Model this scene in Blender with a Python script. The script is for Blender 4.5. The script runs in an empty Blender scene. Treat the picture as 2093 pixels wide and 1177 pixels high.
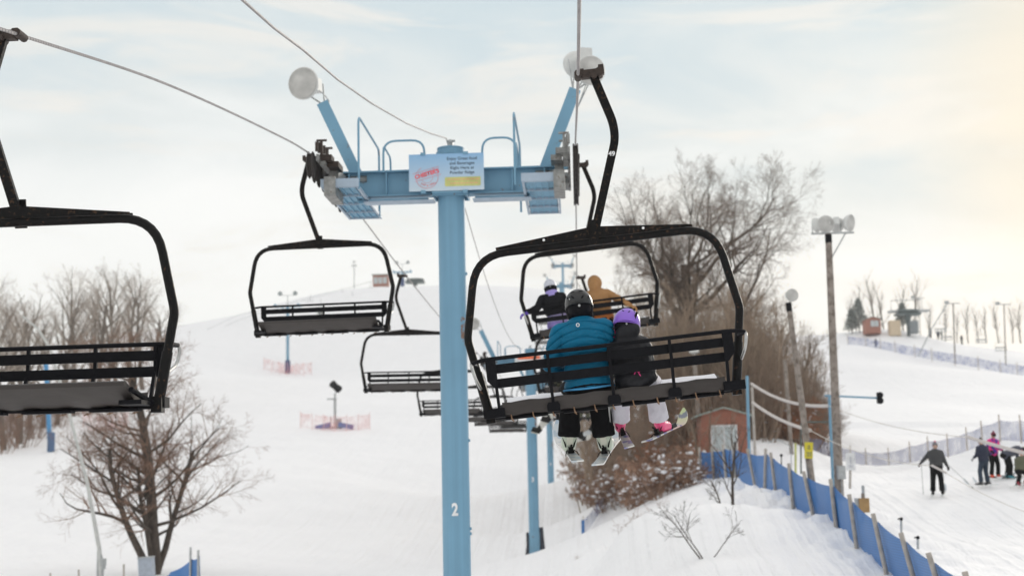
import bpy, bmesh, math, random
import numpy as np
from mathutils import Vector, Matrix, noise
R = math.radians
sc = bpy.context.scene
# ------------------------------------------------------------ camera, world, sun
CZ = 4.5
F_PX = 2907.0
cam_d = bpy.data.cameras.new('camera'); cam = bpy.data.objects.new('camera', cam_d)
sc.collection.objects.link(cam); sc.camera = cam
cam_d.sensor_width = 36.0; cam_d.lens = 50.0; cam_d.clip_end = 3000; cam_d.clip_start = 0.1
cam.location = (0, 0, CZ)
CAMR = Matrix.Rotation(R(2.507), 3, 'Z') @ Matrix.Rotation(R(90 + 7.647), 3, 'X') @ Matrix.Rotation(R(-1.2), 3, 'Z')
cam.rotation_euler = CAMR.to_euler()
cam_d.dof.use_dof = True; cam_d.dof.focus_distance = 13.2; cam_d.dof.aperture_fstop = 1.8
SUN_AZ, SUN_EL = 24.0, 14.0
sun_dir = Vector((math.sin(R(SUN_AZ))*math.cos(R(SUN_EL)), math.cos(R(SUN_AZ))*math.cos(R(SUN_EL)), math.sin(R(SUN_EL))))
w = bpy.data.worlds.new('World'); sc.world = w; w.use_nodes = True
nt = w.node_tree; N = nt.nodes; LK = nt.links; N.clear()
out = N.new('ShaderNodeOutputWorld'); mixs = N.new('ShaderNodeMixShader')
b1 = N.new('ShaderNodeBackground'); b2 = N.new('ShaderNodeBackground')
sky = N.new('ShaderNodeTexSky'); sky.sky_type = 'NISHITA'; sky.sun_disc = False
sky.sun_elevation = R(SUN_EL); sky.sun_rotation = R(SUN_AZ); sky.air_density = 1.0; sky.dust_density = 1.5
b1.inputs[1].default_value = 0.07; LK.new(sky.outputs[0], b1.inputs[0])
tc = N.new('ShaderNodeTexCoord'); sep = N.new('ShaderNodeSeparateXYZ'); LK.new(tc.outputs['Generated'], sep.inputs[0])
mp = N.new('ShaderNodeMapping'); mp.inputs['Scale'].default_value = (2.2, 2.2, 7.0); mp.inputs['Rotation'].default_value = (0.25, 0.35, 0)
LK.new(tc.outputs['Generated'], mp.inputs[0])
nz = N.new('ShaderNodeTexNoise'); nz.inputs['Scale'].default_value = 1.7; nz.inputs['Detail'].default_value = 6; nz.inputs['Roughness'].default_value = 0.5; nz.inputs['Distortion'].default_value = 0.6
LK.new(mp.outputs[0], nz.inputs[0])
nzs = N.new('ShaderNodeMapRange'); nzs.inputs[1].default_value = 0.3; nzs.inputs[2].default_value = 0.72; nzs.inputs[3].default_value = -0.07; nzs.inputs[4].default_value = 0.075
LK.new(nz.outputs[0], nzs.inputs[0])
tilt = N.new('ShaderNodeMath'); tilt.operation = 'MULTIPLY_ADD'; LK.new(sep.outputs[0], tilt.inputs[0]); tilt.inputs[1].default_value = 0.16; LK.new(sep.outputs[2], tilt.inputs[2])
add = N.new('ShaderNodeMath'); add.operation = 'SUBTRACT'; LK.new(tilt.outputs[0], add.inputs[0]); LK.new(nzs.outputs[0], add.inputs[1])
cr = N.new('ShaderNodeValToRGB'); e = cr.color_ramp.elements
e[0].position = 0.0; e[0].color = (1.12, 1.12, 1.09, 1)
e[1].position = 1.0; e[1].color = (1.24, 1.22, 1.20, 1)
for p_, c_ in ((0.15, (1.08, 1.085, 1.06, 1)), (0.24, (.86, .905, .90, 1)), (0.33, (.62, .755, .82, 1)), (0.44, (.70, .78, .81, 1)), (0.58, (1.01, 1.01, 1.015, 1))):
    k = e.new(p_); k.color = c_
LK.new(add.outputs[0], cr.inputs[0])
dt = N.new('ShaderNodeVectorMath'); dt.operation = 'DOT_PRODUCT'; LK.new(tc.outputs['Generated'], dt.inputs[0]); dt.inputs[1].default_value = sun_dir
gl = N.new('ShaderNodeMapRange'); gl.interpolation_type = 'SMOOTHSTEP'; gl.inputs[1].default_value = 0.979; gl.inputs[2].default_value = 1.0; gl.inputs[3].default_value = 0; gl.inputs[4].default_value = 0.62
LK.new(dt.outputs['Value'], gl.inputs[0])
mx = N.new('ShaderNodeMix'); mx.data_type = 'RGBA'; LK.new(gl.outputs[0], mx.inputs[0]); LK.new(cr.outputs[0], mx.inputs[6]); mx.inputs[7].default_value = (1.06, .89, .65, 1)
# thin wispy warm streaks
mp2 = N.new('ShaderNodeMapping'); mp2.inputs['Rotation'].default_value = (0, R(-38), R(20)); mp2.inputs['Scale'].default_value = (2.0, 3.0, 9.0); LK.new(tc.outputs['Generated'], mp2.inputs[0])
n2 = N.new('ShaderNodeTexNoise'); n2.inputs['Scale'].default_value = 2.2; n2.inputs['Detail'].default_value = 8; n2.inputs['Roughness'].default_value = .58; n2.inputs['Distortion'].default_value = .9; LK.new(mp2.outputs[0], n2.inputs[0])
r2 = N.new('ShaderNodeMapRange'); r2.interpolation_type = 'SMOOTHSTEP'; r2.inputs[1].default_value = .50; r2.inputs[2].default_value = .66; r2.inputs[3].default_value = 0; r2.inputs[4].default_value = .7; LK.new(n2.outputs[0], r2.inputs[0])
mw = N.new('ShaderNodeMix'); mw.data_type = 'RGBA'; LK.new(r2.outputs[0], mw.inputs[0]); LK.new(mx.outputs[2], mw.inputs[6]); mw.inputs[7].default_value = (.98, .95, .89, 1)
LK.new(mw.outputs[2], b2.inputs[0]); b2.inputs[1].default_value = 1.0
mixs.inputs[0].default_value = 0.93
LK.new(b1.outputs[0], mixs.inputs[1]); LK.new(b2.outputs[0], mixs.inputs[2]); LK.new(mixs.outputs[0], out.inputs[0])
sun_d = bpy.data.lights.new('sun', 'SUN'); sun = bpy.data.objects.new('sun', sun_d); sc.collection.objects.link(sun)
sun_d.energy = 1.0; sun_d.angle = R(12); sun_d.color = (1, .93, .82)
sun.rotation_euler = sun_dir.to_track_quat('Z', 'Y').to_euler()
vs = sc.view_settings; vs.view_transform = 'Standard'; vs.look = 'None'; vs.exposure = 0.0; vs.gamma = 1.0; vs.use_curve_mapping = False
sc.cycles.max_bounces = 5; sc.cycles.transparent_max_bounces = 12
sc.cycles.use_denoising = True

# ------------------------------------------------------------ projection helpers (pixel of the 2093 px photo + distance up the line -> world)
def P(px, py, D):
    d = CAMR @ Vector(((px - 1046.5)/F_PX, (588.5 - py)/F_PX, -1.0))
    return Vector((0, 0, CZ)) + d * (D / d.y)
CAMI = CAMR.transposed()
def proj(v):
    q = CAMI @ (Vector(v) - Vector((0, 0, CZ)))
    return (1046.5 + q.x/-q.z*F_PX, 588.5 - q.y/-q.z*F_PX)

# ------------------------------------------------------------ ground: thin-plate spline through surveyed points
GP = [  # px, py, distance
 (200,1177,60),(500,1177,60),(800,1170,62),(1095,1153,70),(1132,1037,115),(1000,1100,85),
 (420,1080,80),(750,1000,100),(950,960,125),(600,950,115),
 (685,867,150),(588,757,255),(820,900,140),(900,800,200),(980,720,250),(1100,760,215),
 (0,1060,85),(100,918,135),(0,907,140),(150,832,165),(330,765,200),(250,900,140),
 (400,663,310),(480,645,330),(560,622,340),(640,607,350),(720,597,355),(800,592,360),(870,600,355),(950,603,350),(1060,606,345),(1160,603,330),
 (500,720,260),(750,690,280),(900,680,280),(400,800,185),
 (1160,1142,52),(1265,1096,52),(1380,1032,51),(1200,975,98),(1290,945,100),(1400,985,70),(1220,1030,84),(1230,1112,74),(1180,1060,90),
 (1435,985,64),(1505,980,60),(1575,1003,52),(1622,1045,46),(1665,1068,43),(1712,1092,40),(1755,1135,37),(1820,1188,34),
 (1100,1196,50),(1000,1235,48),(1165,1160,46),(1215,1170,42),(1120,1178,56),(1830,985,64),(1950,968,64),(2040,942,61),(1780,975,72),(1700,962,78),
 (1600,1120,38),(1500,1120,38),(1450,1160,36),(1400,1150,38),(1350,1100,46),(1550,1060,45),
 (1850,1100,42),(1763,1060,47),(2050,1150,38),(1915,1013,51),(2025,996,52),(2090,990,52),(1720,1000,58),(1680,960,66),
 (1750,957,85),(1900,938,78),(2093,884,66),(1600,900,85),(1530,910,80),
 (1730,890,115),(1900,850,140),(1900,760,205),(1740,708,240),(1870,730,235),(2093,770,215),
 (1725,700,258),(1790,679,262),(1850,677,264),(1930,695,262),(2000,708,262),(2093,718,258),
 (1400,900,105),(1400,750,200),(1300,640,290),(1600,690,275),(1500,860,115),(1700,790,190),
]
W3 = [(x, y, 0.1 + (0.6 if x < -30 else 0) + (2.2 if x > 12 else 0)) for x in (-60, -30, -12, 0) for y in (-30, 0, 25, 42)]
W3 += [(30, -20, 1.6), (14, 0, 1.5), (12, 20, 1.6), (30, 20, 1.8), (6, 5, .7), (7, 22, 1.1), (60, 0, 2.2), (80, 60, 4.5), (-60, 80, 2.5), (-110, 100, 6), (-110, 0, 3)]
pts = [tuple(P(*g)) for g in GP] + W3
cr_ids = [22,23,24,25,26,27,28,29,30,31]
for i in cr_ids:
    a = Vector(pts[i]); s = (a.y + 110)/a.y
    pts.append((a.x*s, a.y*s, a.z - 16))
for g in [(1790,679,262),(1930,695,262),(2093,718,258),(1725,700,258),(1300,640,290),(1600,690,275)]:
    a = P(*g); s = (a.y + 100)/a.y; pts.append((a.x*s, a.y*s, a.z - 14))
pts += [(-230, 480, 20), (230, 480, 8), (-200, 250, 22), (230, 200, 14), (160, 90, 8), (0, 600, 5)]
A_ = np.array(pts); SC_ = 100.0
X2 = A_[:, :2]/SC_
def U_(r2): return np.where(r2 > 1e-12, r2*np.log(np.maximum(r2, 1e-12)), 0)
n_ = len(A_); K_ = U_(((X2[:, None] - X2[None])**2).sum(-1)) + np.eye(n_)*2e-5
Pm = np.c_[np.ones(n_), X2]; Lm = np.zeros((n_+3, n_+3)); Lm[:n_, :n_] = K_; Lm[:n_, n_:] = Pm; Lm[n_:, :n_] = Pm.T
sol = np.linalg.solve(Lm, np.r_[A_[:, 2], 0, 0, 0])
def gz_many(xy):
    q = np.asarray(xy)/SC_
    k = U_(((q[:, None] - X2[None])**2).sum(-1))
    return k @ sol[:n_] + sol[n_] + q @ sol[n_+1:]
def gz(x, y): return float(gz_many([(x, y)])[0])
def G(px, D, dz=0.0):
    py = 950
    for _ in range(4):
        p = P(px, py, D); p.z = gz(p.x, D); py = proj(p)[1]
    p.z += dz
    return p

# ------------------------------------------------------------ mesh builder
class MB:
    def __init__(s): s.v = []; s.f = []; s.m = []
    def add(s, vs, fs, mi=0):
        o = len(s.v); s.v.extend([tuple(v) for v in vs]); s.f.extend([tuple(i+o for i in f) for f in fs]); s.m.extend([mi]*len(fs)); return s
    def box(s, c, size, Rm=None, mi=0):
        hx, hy, hz = size[0]/2, size[1]/2, size[2]/2
        vs = [Vector((x*hx, y*hy, z*hz)) for x in (-1, 1) for y in (-1, 1) for z in (-1, 1)]
        if Rm is not None: vs = [Rm @ v for v in vs]
        c = Vector(c)
        return s.add([v + c for v in vs], [(0,1,3,2),(4,6,7,5),(0,4,5,1),(2,3,7,6),(0,2,6,4),(1,5,7,3)], mi)
    def tube(s, pts, r, n=8, mi=0, caps=True, sq=None, up=None, ph=0.0):
        """round tube, or sq=(w,h) rectangular section"""
        pts = [Vector(p) for p in pts]; m = len(pts)
        rad = r if isinstance(r, (list, tuple)) else [r]*m
        T = []
        for i in range(m):
            t = pts[min(i+1, m-1)] - pts[max(i-1, 0)]
            T.append(t.normalized() if t.length > 1e-9 else Vector((0, 0, 1)))
        u = Vector(up) if up is not None else (Vector((0, 0, 1)) if abs(T[0].z) < .9 else Vector((0, 1, 0)))
        vs = []; 
        a = (u - T[0]*u.dot(T[0])).normalized()
        for i in range(m):
            a = (a - T[i]*a.dot(T[i])).normalized(); b = T[i].cross(a)
            if sq:
                for (x, y) in ((-1,-1),(1,-1),(1,1),(-1,1)): vs.append(pts[i] + b*(x*sq[0]/2) + a*(y*sq[1]/2))
            else:
                for k in range(n):
                    an = 2*math.pi*k/n + ph; vs.append(pts[i] + (a*math.cos(an) + b*math.sin(an))*rad[i])
        if sq: n = 4
        fs = [(i*n+k, i*n+(k+1)%n, (i+1)*n+(k+1)%n, (i+1)*n+k) for i in range(m-1) for k in range(n)]
        if caps: fs.append(tuple(range(n))[::-1]); fs.append(tuple((m-1)*n+k for k in range(n)))
        return s.add(vs, fs, mi)
    def ball(s, c, r, seg=16, rings=10, Rm=None, mi=0, t0=0.0, t1=math.pi):
        if not isinstance(r, (tuple, list)): r = (r, r, r)
        c = Vector(c); vs = []; fs = []
        for i in range(rings+1):
            t = t0 + (t1-t0)*i/rings
            for k in range(seg):
                a = 2*math.pi*k/seg
                v = Vector((r[0]*math.sin(t)*math.cos(a), r[1]*math.sin(t)*math.sin(a), r[2]*math.cos(t)))
                if Rm is not None: v = Rm @ v
                vs.append(c+v)
        for i in range(rings):
            for k in range(seg): fs.append((i*seg+k, (i+1)*seg+k, (i+1)*seg+(k+1)%seg, i*seg+(k+1)%seg))
        if t1 < math.pi - .01: fs.append(tuple(rings*seg+k for k in range(seg))[::-1])
        return s.add(vs, fs, mi)
    def cap(s, a, b, ra, rb, n=12, mi=0):
        s.tube([a, b], [ra, rb], n, mi); s.ball(a, ra, n, 8, mi=mi); s.ball(b, rb, n, 8, mi=mi); return s
    def prism(s, poly, d0, d1, axis='y', mi=0):
        def mk(p, d): return {'y': (p[0], d, p[1]), 'x': (d, p[0], p[1]), 'z': (p[0], p[1], d)}[axis]
        n = len(poly)
        vs = [mk(p, d0) for p in poly] + [mk(p, d1) for p in poly]
        fs = [tuple(range(n)), tuple(range(n, 2*n))[::-1]] + [(i, i+n, (i+1) % n + n, (i+1) % n) for i in range(n)]
        return s.add(vs, fs, mi)
    def lathe(s, prof, o, ax, n=20, mi=0):
        o = Vector(o); ax = Vector(ax).normalized(); a = ax.orthogonal().normalized(); b = ax.cross(a); vs = []
        for (h, r) in prof:
            for k in range(n):
                t = 2*math.pi*k/n; vs.append(o + ax*h + (a*math.cos(t)+b*math.sin(t))*r)
        m = len(prof)
        fs = [(i*n+k, i*n+(k+1)%n, (i+1)*n+(k+1)%n, (i+1)*n+k) for i in range(m-1) for k in range(n)]
        fs.append(tuple(range(n))[::-1]); fs.append(tuple((m-1)*n+k for k in range(n)))
        return s.add(vs, fs, mi)
    def mesh(s, name, mats, smooth=True, ang=38):
        me = bpy.data.meshes.new(name); me.from_pydata(s.v, [], s.f)
        for m in (mats if isinstance(mats, (list, tuple)) else [mats]): me.materials.append(m)
        if any(s.m): me.polygons.foreach_set('material_index', s.m)
        bm = bmesh.new(); bm.from_mesh(me); bmesh.ops.recalc_face_normals(bm, faces=bm.faces); bm.to_mesh(me); bm.free()
        if smooth:
            me.shade_smooth(); me.set_sharp_from_angle(angle=R(ang))
        me.update(); return me
    def raw(s, name, mats, smooth=False):
        me = bpy.data.meshes.new(name); me.from_pydata(s.v, [], s.f)
        for m in (mats if isinstance(mats, (list, tuple)) else [mats]): me.materials.append(m)
        if any(s.m): me.polygons.foreach_set('material_index', s.m)
        if smooth: me.shade_smooth()
        me.update(); return me
    def build(s, name, mats, parent=None, smooth=True, ang=38, raw=False):
        return link(name, s.raw(name, mats, smooth) if raw else s.mesh(name, mats, smooth, ang), parent)
def link(name, me, parent=None):
    o = bpy.data.objects.new(name, me); sc.collection.objects.link(o)
    if parent is not None: o.parent = parent
    return o
def tag(o, label=None, cat=None, group=None, kind=None):
    if label: o['label'] = label
    if cat: o['category'] = cat
    if group: o['group'] = group
    if kind: o['kind'] = kind
    return o
def empty(name, loc=(0,0,0), label=None, cat=None, group=None, rz=0, Mx=None):
    o = bpy.data.objects.new(name, None); sc.collection.objects.link(o); o.empty_display_size = .2
    if Mx is not None: o.matrix_world = Mx
    else: o.location = loc; o.rotation_euler = (0, 0, rz)
    return tag(o, label, cat, group)
def copy_tree(o, parent=None, skip=()):
    c = o.copy(); sc.collection.objects.link(c); c.parent = parent
    for ch in o.children:
        if ch.name.split('.')[0] not in skip: copy_tree(ch, c, skip)
    return c
def round_path(pts, rr, n=5):
    pts = [Vector(p) for p in pts]; o = [pts[0]]
    for i in range(1, len(pts)-1):
        r_ = rr[i] if isinstance(rr, (list, tuple)) else rr
        a = (pts[i-1]-pts[i]); b = (pts[i+1]-pts[i]); r_ = min(r_, a.length*.48, b.length*.48)
        p0 = pts[i]+a.normalized()*r_; p2 = pts[i]+b.normalized()*r_
        for k in range(n+1):
            t = k/n; o.append(p0*(1-t)**2 + pts[i]*2*t*(1-t) + p2*t*t)
    o.append(pts[-1]); return o
def blob(mb, name, mats, voxel, smooth=3, disp=None):
    """fuse overlapping shapes into one continuous surface"""
    me = mb.raw('tmp', []) if False else None
    me = bpy.data.meshes.new('tmp'); me.from_pydata(mb.v, [], mb.f)
    bm = bmesh.new(); bm.from_mesh(me); bmesh.ops.recalc_face_normals(bm, faces=bm.faces); bm.to_mesh(me); bm.free()
    o = bpy.data.objects.new('tmp', me); sc.collection.objects.link(o)
    r = o.modifiers.new('r', 'REMESH'); r.mode = 'VOXEL'; r.voxel_size = voxel
    s = o.modifiers.new('s', 'SMOOTH'); s.factor = .5; s.iterations = smooth
    dg = bpy.context.evaluated_depsgraph_get(); dg.update()
    m2 = bpy.data.meshes.new_from_object(o.evaluated_get(dg)); m2.name = name
    bpy.data.objects.remove(o); bpy.data.meshes.remove(me)
    if disp:
        nn = [v.normal.copy() for v in m2.vertices]
        for v, n in zip(m2.vertices, nn): v.co += n*disp(v.co, n)
    m2.materials.clear()
    for m in (mats if isinstance(mats, (list, tuple)) else [mats]): m2.materials.append(m)
    m2.shade_smooth(); m2.update(); return m2

# ------------------------------------------------------------ materials
def mat(name, col, rough=.6, metal=0, var=.15, vscale=6, bump=0, bscale=40, col2=None, c2=(.5, .6), c2scale=12, spec=.5, alpha=None, detail=4):
    m = bpy.data.materials.new(name); m.use_nodes = True; t = m.node_tree; B = t.nodes['Principled BSDF']
    B.inputs['Roughness'].default_value = rough; B.inputs['Metallic'].default_value = metal
    B.inputs['Specular IOR Level'].default_value = spec
    tcn = t.nodes.new('ShaderNodeTexCoord'); nz = t.nodes.new('ShaderNodeTexNoise'); nz.inputs['Scale'].default_value = vscale; nz.inputs['Detail'].default_value = detail
    t.links.new(tcn.outputs['Object'], nz.inputs[0])
    mr = t.nodes.new('ShaderNodeMapRange'); mr.inputs[1].default_value = .3; mr.inputs[2].default_value = .7; mr.inputs[3].default_value = 1-var; mr.inputs[4].default_value = 1+var
    t.links.new(nz.outputs[0], mr.inputs[0])
    vm = t.nodes.new('ShaderNodeVectorMath'); vm.operation = 'SCALE'; vm.inputs[0].default_value = col[:3]; t.links.new(mr.outputs[0], vm.inputs['Scale'])
    last = vm.outputs[0]
    if col2:
        n2 = t.nodes.new('ShaderNodeTexNoise'); n2.inputs['Scale'].default_value = c2scale; n2.inputs['Detail'].default_value = 6; t.links.new(tcn.outputs['Object'], n2.inputs[0])
        m2 = t.nodes.new('ShaderNodeMapRange'); m2.inputs[1].default_value = c2[0]; m2.inputs[2].default_value = c2[1]; t.links.new(n2.outputs[0], m2.inputs[0])
        mx = t.nodes.new('ShaderNodeMix'); mx.data_type = 'RGBA'; t.links.new(m2.outputs[0], mx.inputs[0]); t.links.new(last, mx.inputs[6]); mx.inputs[7].default_value = (*col2[:3], 1)
        last = mx.outputs[2]
    t.links.new(last, B.inputs['Base Color'])
    if bump:
        n3 = t.nodes.new('ShaderNodeTexNoise'); n3.inputs['Scale'].default_value = bscale; n3.inputs['Detail'].default_value = 5; t.links.new(tcn.outputs['Object'], n3.inputs[0])
        bp = t.nodes.new('ShaderNodeBump'); bp.inputs['Strength'].default_value = bump; bp.inputs['Distance'].default_value = .02
        t.links.new(n3.outputs[0], bp.inputs['Height']); t.links.new(bp.outputs[0], B.inputs['Normal'])
    return m
def srgb(r, g, b, k=1.0):
    f = lambda c: ((c/255+.055)/1.055)**2.4 if c > 10 else c/255/12.92
    return (f(r)*k, f(g)*k, f(b)*k)
M = {}
M['black'] = mat('black_painted_steel', (.005, .0045, .0045), .42, 0, .3, 9, .25, 60, col2=(.06, .03, .016), c2=(.60, .70), c2scale=26, spec=.16)
M['rustblack'] = mat('worn_black_steel', (.005, .0045, .0045), .5, 0, .3, 9, .3, 60, col2=(.06, .034, .02), c2=(.56, .70), c2scale=34, spec=.14)
M['rust'] = mat('rusty_casting', (.04, .026, .02), .7, .1, .4, 25, .4, 60)
M['silver'] = mat('galvanised_tube', (.45, .45, .44), .35, .8, .15, 20)
M['vinyl'] = mat('grey_vinyl_seat', (.052, .045, .042), .6, 0, .12, 3, .15, 12, spec=.25)
M['slat'] = mat('black_slat', (.0045, .0045, .0065), .6, 0, .2, 8, .2, 50, spec=.13)
M['twine'] = mat('twine', (.25, .15, .09), .9)
M['white'] = mat('white_mark', (.8, .8, .8), .6)
M['blue'] = mat('tower_blue_paint', srgb(112, 155, 180), .5, 0, .07, 1.2, .05, 30, col2=(.17, .11, .08), c2=(.66, .74), c2scale=9)
M['grate'] = mat('blue_walkway_grating', srgb(120, 165, 190), .6, 0, .2, 14)
M['galv'] = mat('galvanised_steel', (.42, .43, .43), .45, .5, .2, 8)
M['greybox'] = mat('grey_bracket', (.26, .26, .25), .5, .3, .3, 10, .2, 20, col2=(.12, .07, .05), c2=(.58, .7), c2scale=14)
M['rubber'] = mat('dark_sheave', (.035, .028, .025), .7, 0, .3, 20)
M['lamp'] = mat('lamp_housing_white', (.62, .62, .60), .4, 0, .08, 5)
M['lens'] = mat('lamp_glass_frosted', (.44, .43, .41), .3, 0, .3, 3, .4, 5)
M['bark_dark'] = mat('bark_dark', (.075, .058, .046), .95, 0, .35, 5, .6, 18)
M['oak_bark'] = mat('oak_bark', (.085, .065, .05), .95, 0, .35, 3, .6, 10)
M['oak_twig'] = mat('oak_twig', (.17, .12, .088), .9, 0, .3, 2)
M['bark'] = mat('bark_grey_brown', (.14, .105, .075), .95, 0, .35, 5, .6, 18)
M['twig'] = mat('twig_brown', (.235, .165, .118), .9, 0, .3, 2)
M['twig_red'] = mat('twig_reddish', (.235, .14, .095), .9, 0, .35, 1.5)
M['twig_pale'] = mat('twig_pale', (.31, .23, .165), .9, 0, .3, 2)
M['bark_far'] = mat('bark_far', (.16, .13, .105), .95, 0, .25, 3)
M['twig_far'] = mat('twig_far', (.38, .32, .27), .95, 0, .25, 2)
M['leaf_rust'] = mat('dead_oak_leaf', (.30, .115, .045), .85, 0, .4, 1.5)
M['leaf_brown'] = mat('dead_brown_leaf', (.30, .18, .12), .85, 0, .4, 1.5)
M['snowcap'] = mat('snow_on_twigs', (.83, .83, .86), .8, 0, .03)
M['wood_pole'] = mat('weathered_pole', (.27, .23, .20), .9, 0, .22, 4, .5, 25, col2=(.14, .11, .09), c2=(.5, .65), c2scale=7)
M['brick'] = None
M['cable'] = None
def net_mat(name, col, trans, stripe=9.0):
    m = bpy.data.materials.new(name); m.use_nodes = True; t = m.node_tree; B = t.nodes['Principled BSDF']; o = t.nodes['Material Output']
    B.inputs['Roughness'].default_value = .6
    tcn = t.nodes.new('ShaderNodeTexCoord'); wv = t.nodes.new('ShaderNodeTexWave'); wv.wave_type = 'BANDS'; wv.bands_direction = 'Z'
    wv.inputs['Scale'].default_value = stripe; wv.inputs['Distortion'].default_value = .6; wv.inputs['Detail'].default_value = 1
    t.links.new(tcn.outputs['Object'], wv.inputs[0])
    nz = t.nodes.new('ShaderNodeTexNoise'); nz.inputs['Scale'].default_value = 1.1; t.links.new(tcn.outputs['Object'], nz.inputs[0])
    mx = t.nodes.new('ShaderNodeMix'); mx.data_type = 'RGBA'; t.links.new(wv.outputs[1], mx.inputs[0])
    mx.inputs[6].default_value = (col[0]*.72, col[1]*.75, col[2]*.78, 1); mx.inputs[7].default_value = (col[0]*1.15, col[1]*1.12, col[2]*1.08, 1)
    t.links.new(mx.outputs[2], B.inputs['Base Color'])
    tr = t.nodes.new('ShaderNodeBsdfTransparent'); ms = t.nodes.new('ShaderNodeMixShader')
    mr = t.nodes.new('ShaderNodeMapRange'); mr.inputs[1].default_value = .3; mr.inputs[2].default_value = .7; mr.inputs[3].default_value = trans*.6; mr.inputs[4].default_value = min(1, trans*1.4)
    t.links.new(nz.outputs[0], mr.inputs[0]); t.links.new(mr.outputs[0], ms.inputs[0]); t.links.new(B.outputs[0], ms.inputs[1]); t.links.new(tr.outputs[0], ms.inputs[2]); t.links.new(ms.outputs[0], o.inputs[0])
    return m
M['net_blue'] = net_mat('blue_mesh_netting', srgb(40, 112, 180), .05, 5.0)
M['net_pale'] = net_mat('pale_blue_netting', srgb(120, 132, 180), .55, 3.0)
M['net_grey'] = net_mat('grey_netting', srgb(150, 155, 185), .45, 5.0)
M['net_red'] = net_mat('red_netting', srgb(232, 140, 135), .90, 3.0)
M['pad_navy'] = mat('navy_pad', srgb(35, 60, 110), .6, 0, .15, 2)
M['pad_dark'] = mat('dark_pad', (.03, .033, .045), .6, 0, .2, 2)

# ------------------------------------------------------------ snow ground
def snow_material():
    m = mat('snow', (.92, .912, .918), .75, 0, .015, .35, 0)
    t = m.node_tree; B = t.nodes['Principled BSDF']; tcn = t.nodes['Texture Coordinate'] if 'Texture Coordinate' in t.nodes else t.nodes.new('ShaderNodeTexCoord')
    B.inputs['Specular IOR Level'].default_value = .25
    prev = None
    for sc_, st, di in ((.45, .55, .5), (2.6, .5, .12), (14, .35, .03), (70, .25, .01)):
        n = t.nodes.new('ShaderNodeTexNoise'); n.inputs['Scale'].default_value = sc_; n.inputs['Detail'].default_value = 5; t.links.new(tcn.outputs['Object'], n.inputs[0])
        b = t.nodes.new('ShaderNodeBump'); b.inputs['Strength'].default_value = st; b.inputs['Distance'].default_value = di
        t.links.new(n.outputs[0], b.inputs['Height'])
        if prev: t.links.new(prev.outputs[0], b.inputs['Normal'])
        prev = b
    # groomed and skied tracks running with the fall line
    mpn = t.nodes.new('ShaderNodeMapping'); mpn.inputs['Scale'].default_value = (3.2, .05, .05); mpn.inputs['Rotation'].default_value = (0, 0, R(6)); t.links.new(tcn.outputs['Object'], mpn.inputs[0])
    n = t.nodes.new('ShaderNodeTexNoise'); n.inputs['Scale'].default_value = 1.0; n.inputs['Detail'].default_value = 6; n.inputs['Distortion'].default_value = .5; t.links.new(mpn.outputs[0], n.inputs[0])
    b = t.nodes.new('ShaderNodeBump'); b.inputs['Strength'].default_value = .9; b.inputs['Distance'].default_value = .14; t.links.new(n.outputs[0], b.inputs['Height']); t.links.new(prev.outputs[0], b.inputs['Normal']); prev = b
    t.links.new(prev.outputs[0], B.inputs['Normal'])
    return m
M['snow'] = snow_material()
def axis_samples(segs):
    o = []
    for a, b, st in segs: o += list(np.arange(a, b, st))
    return np.array(o + [segs[-1][1]])
xs = axis_samples([(-300, -60, 6), (-60, -20, 1.5), (-20, -4, .7), (-4, 16, .25), (16, 30, .7), (30, 80, 2.5), (80, 300, 8)])
ys = axis_samples([(-40, 24, 2.5), (24, 62, .3), (62, 130, 1.1), (130, 260, 3.2), (260, 420, 3.5), (420, 620, 12)])
GX, GY = np.meshgrid(xs, ys); Q = np.c_[GX.ravel(), GY.ravel()]
gzv = np.concatenate([gz_many(Q[i:i+8000]) for i in range(0, len(Q), 8000)])
nzv = np.array([noise.noise(Vector((x*.22, y*.22, 3)))*.16 + noise.noise(Vector((x*.8, y*.8, 7)))*.055 + noise.noise(Vector((x*2.2, y*2.2, 1)))*.022 if y < 130 else noise.noise(Vector((x*.05, y*.05, 3)))*.8 for x, y in Q])
# lumpy ploughed snow on the bank beside the fence
bank = np.array([max(0, 1 - abs(x - (7.0 + (46-y)*.12))/4.0)*max(0, 1 - abs(y-46)/16) if 28 < y < 64 else 0 for x, y in Q])
lump = np.array([ (abs(noise.noise(Vector((x*.9, y*.9, 11))))*1.0 + noise.noise(Vector((x*2.8, y*2.8, 5)))*.34 + noise.noise(Vector((x*6, y*6, 5)))*.12) if b > 0 else 0 for (x, y), b in zip(Q, bank)])
z_all = gzv + nzv + bank*lump*.8
nx_, ny_ = len(xs), len(ys)
idx = np.arange(nx_*ny_).reshape(ny_, nx_)
faces = np.stack([idx[:-1, :-1], idx[:-1, 1:], idx[1:, 1:], idx[1:, :-1]], -1).reshape(-1, 4)
gme = bpy.data.meshes.new('snow_ground'); gme.from_pydata(np.c_[Q, z_all].tolist(), [], faces.tolist()); gme.materials.append(M['snow']); gme.shade_smooth()
go = link('snow_ground', gme); tag(go, kind='structure')

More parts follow.
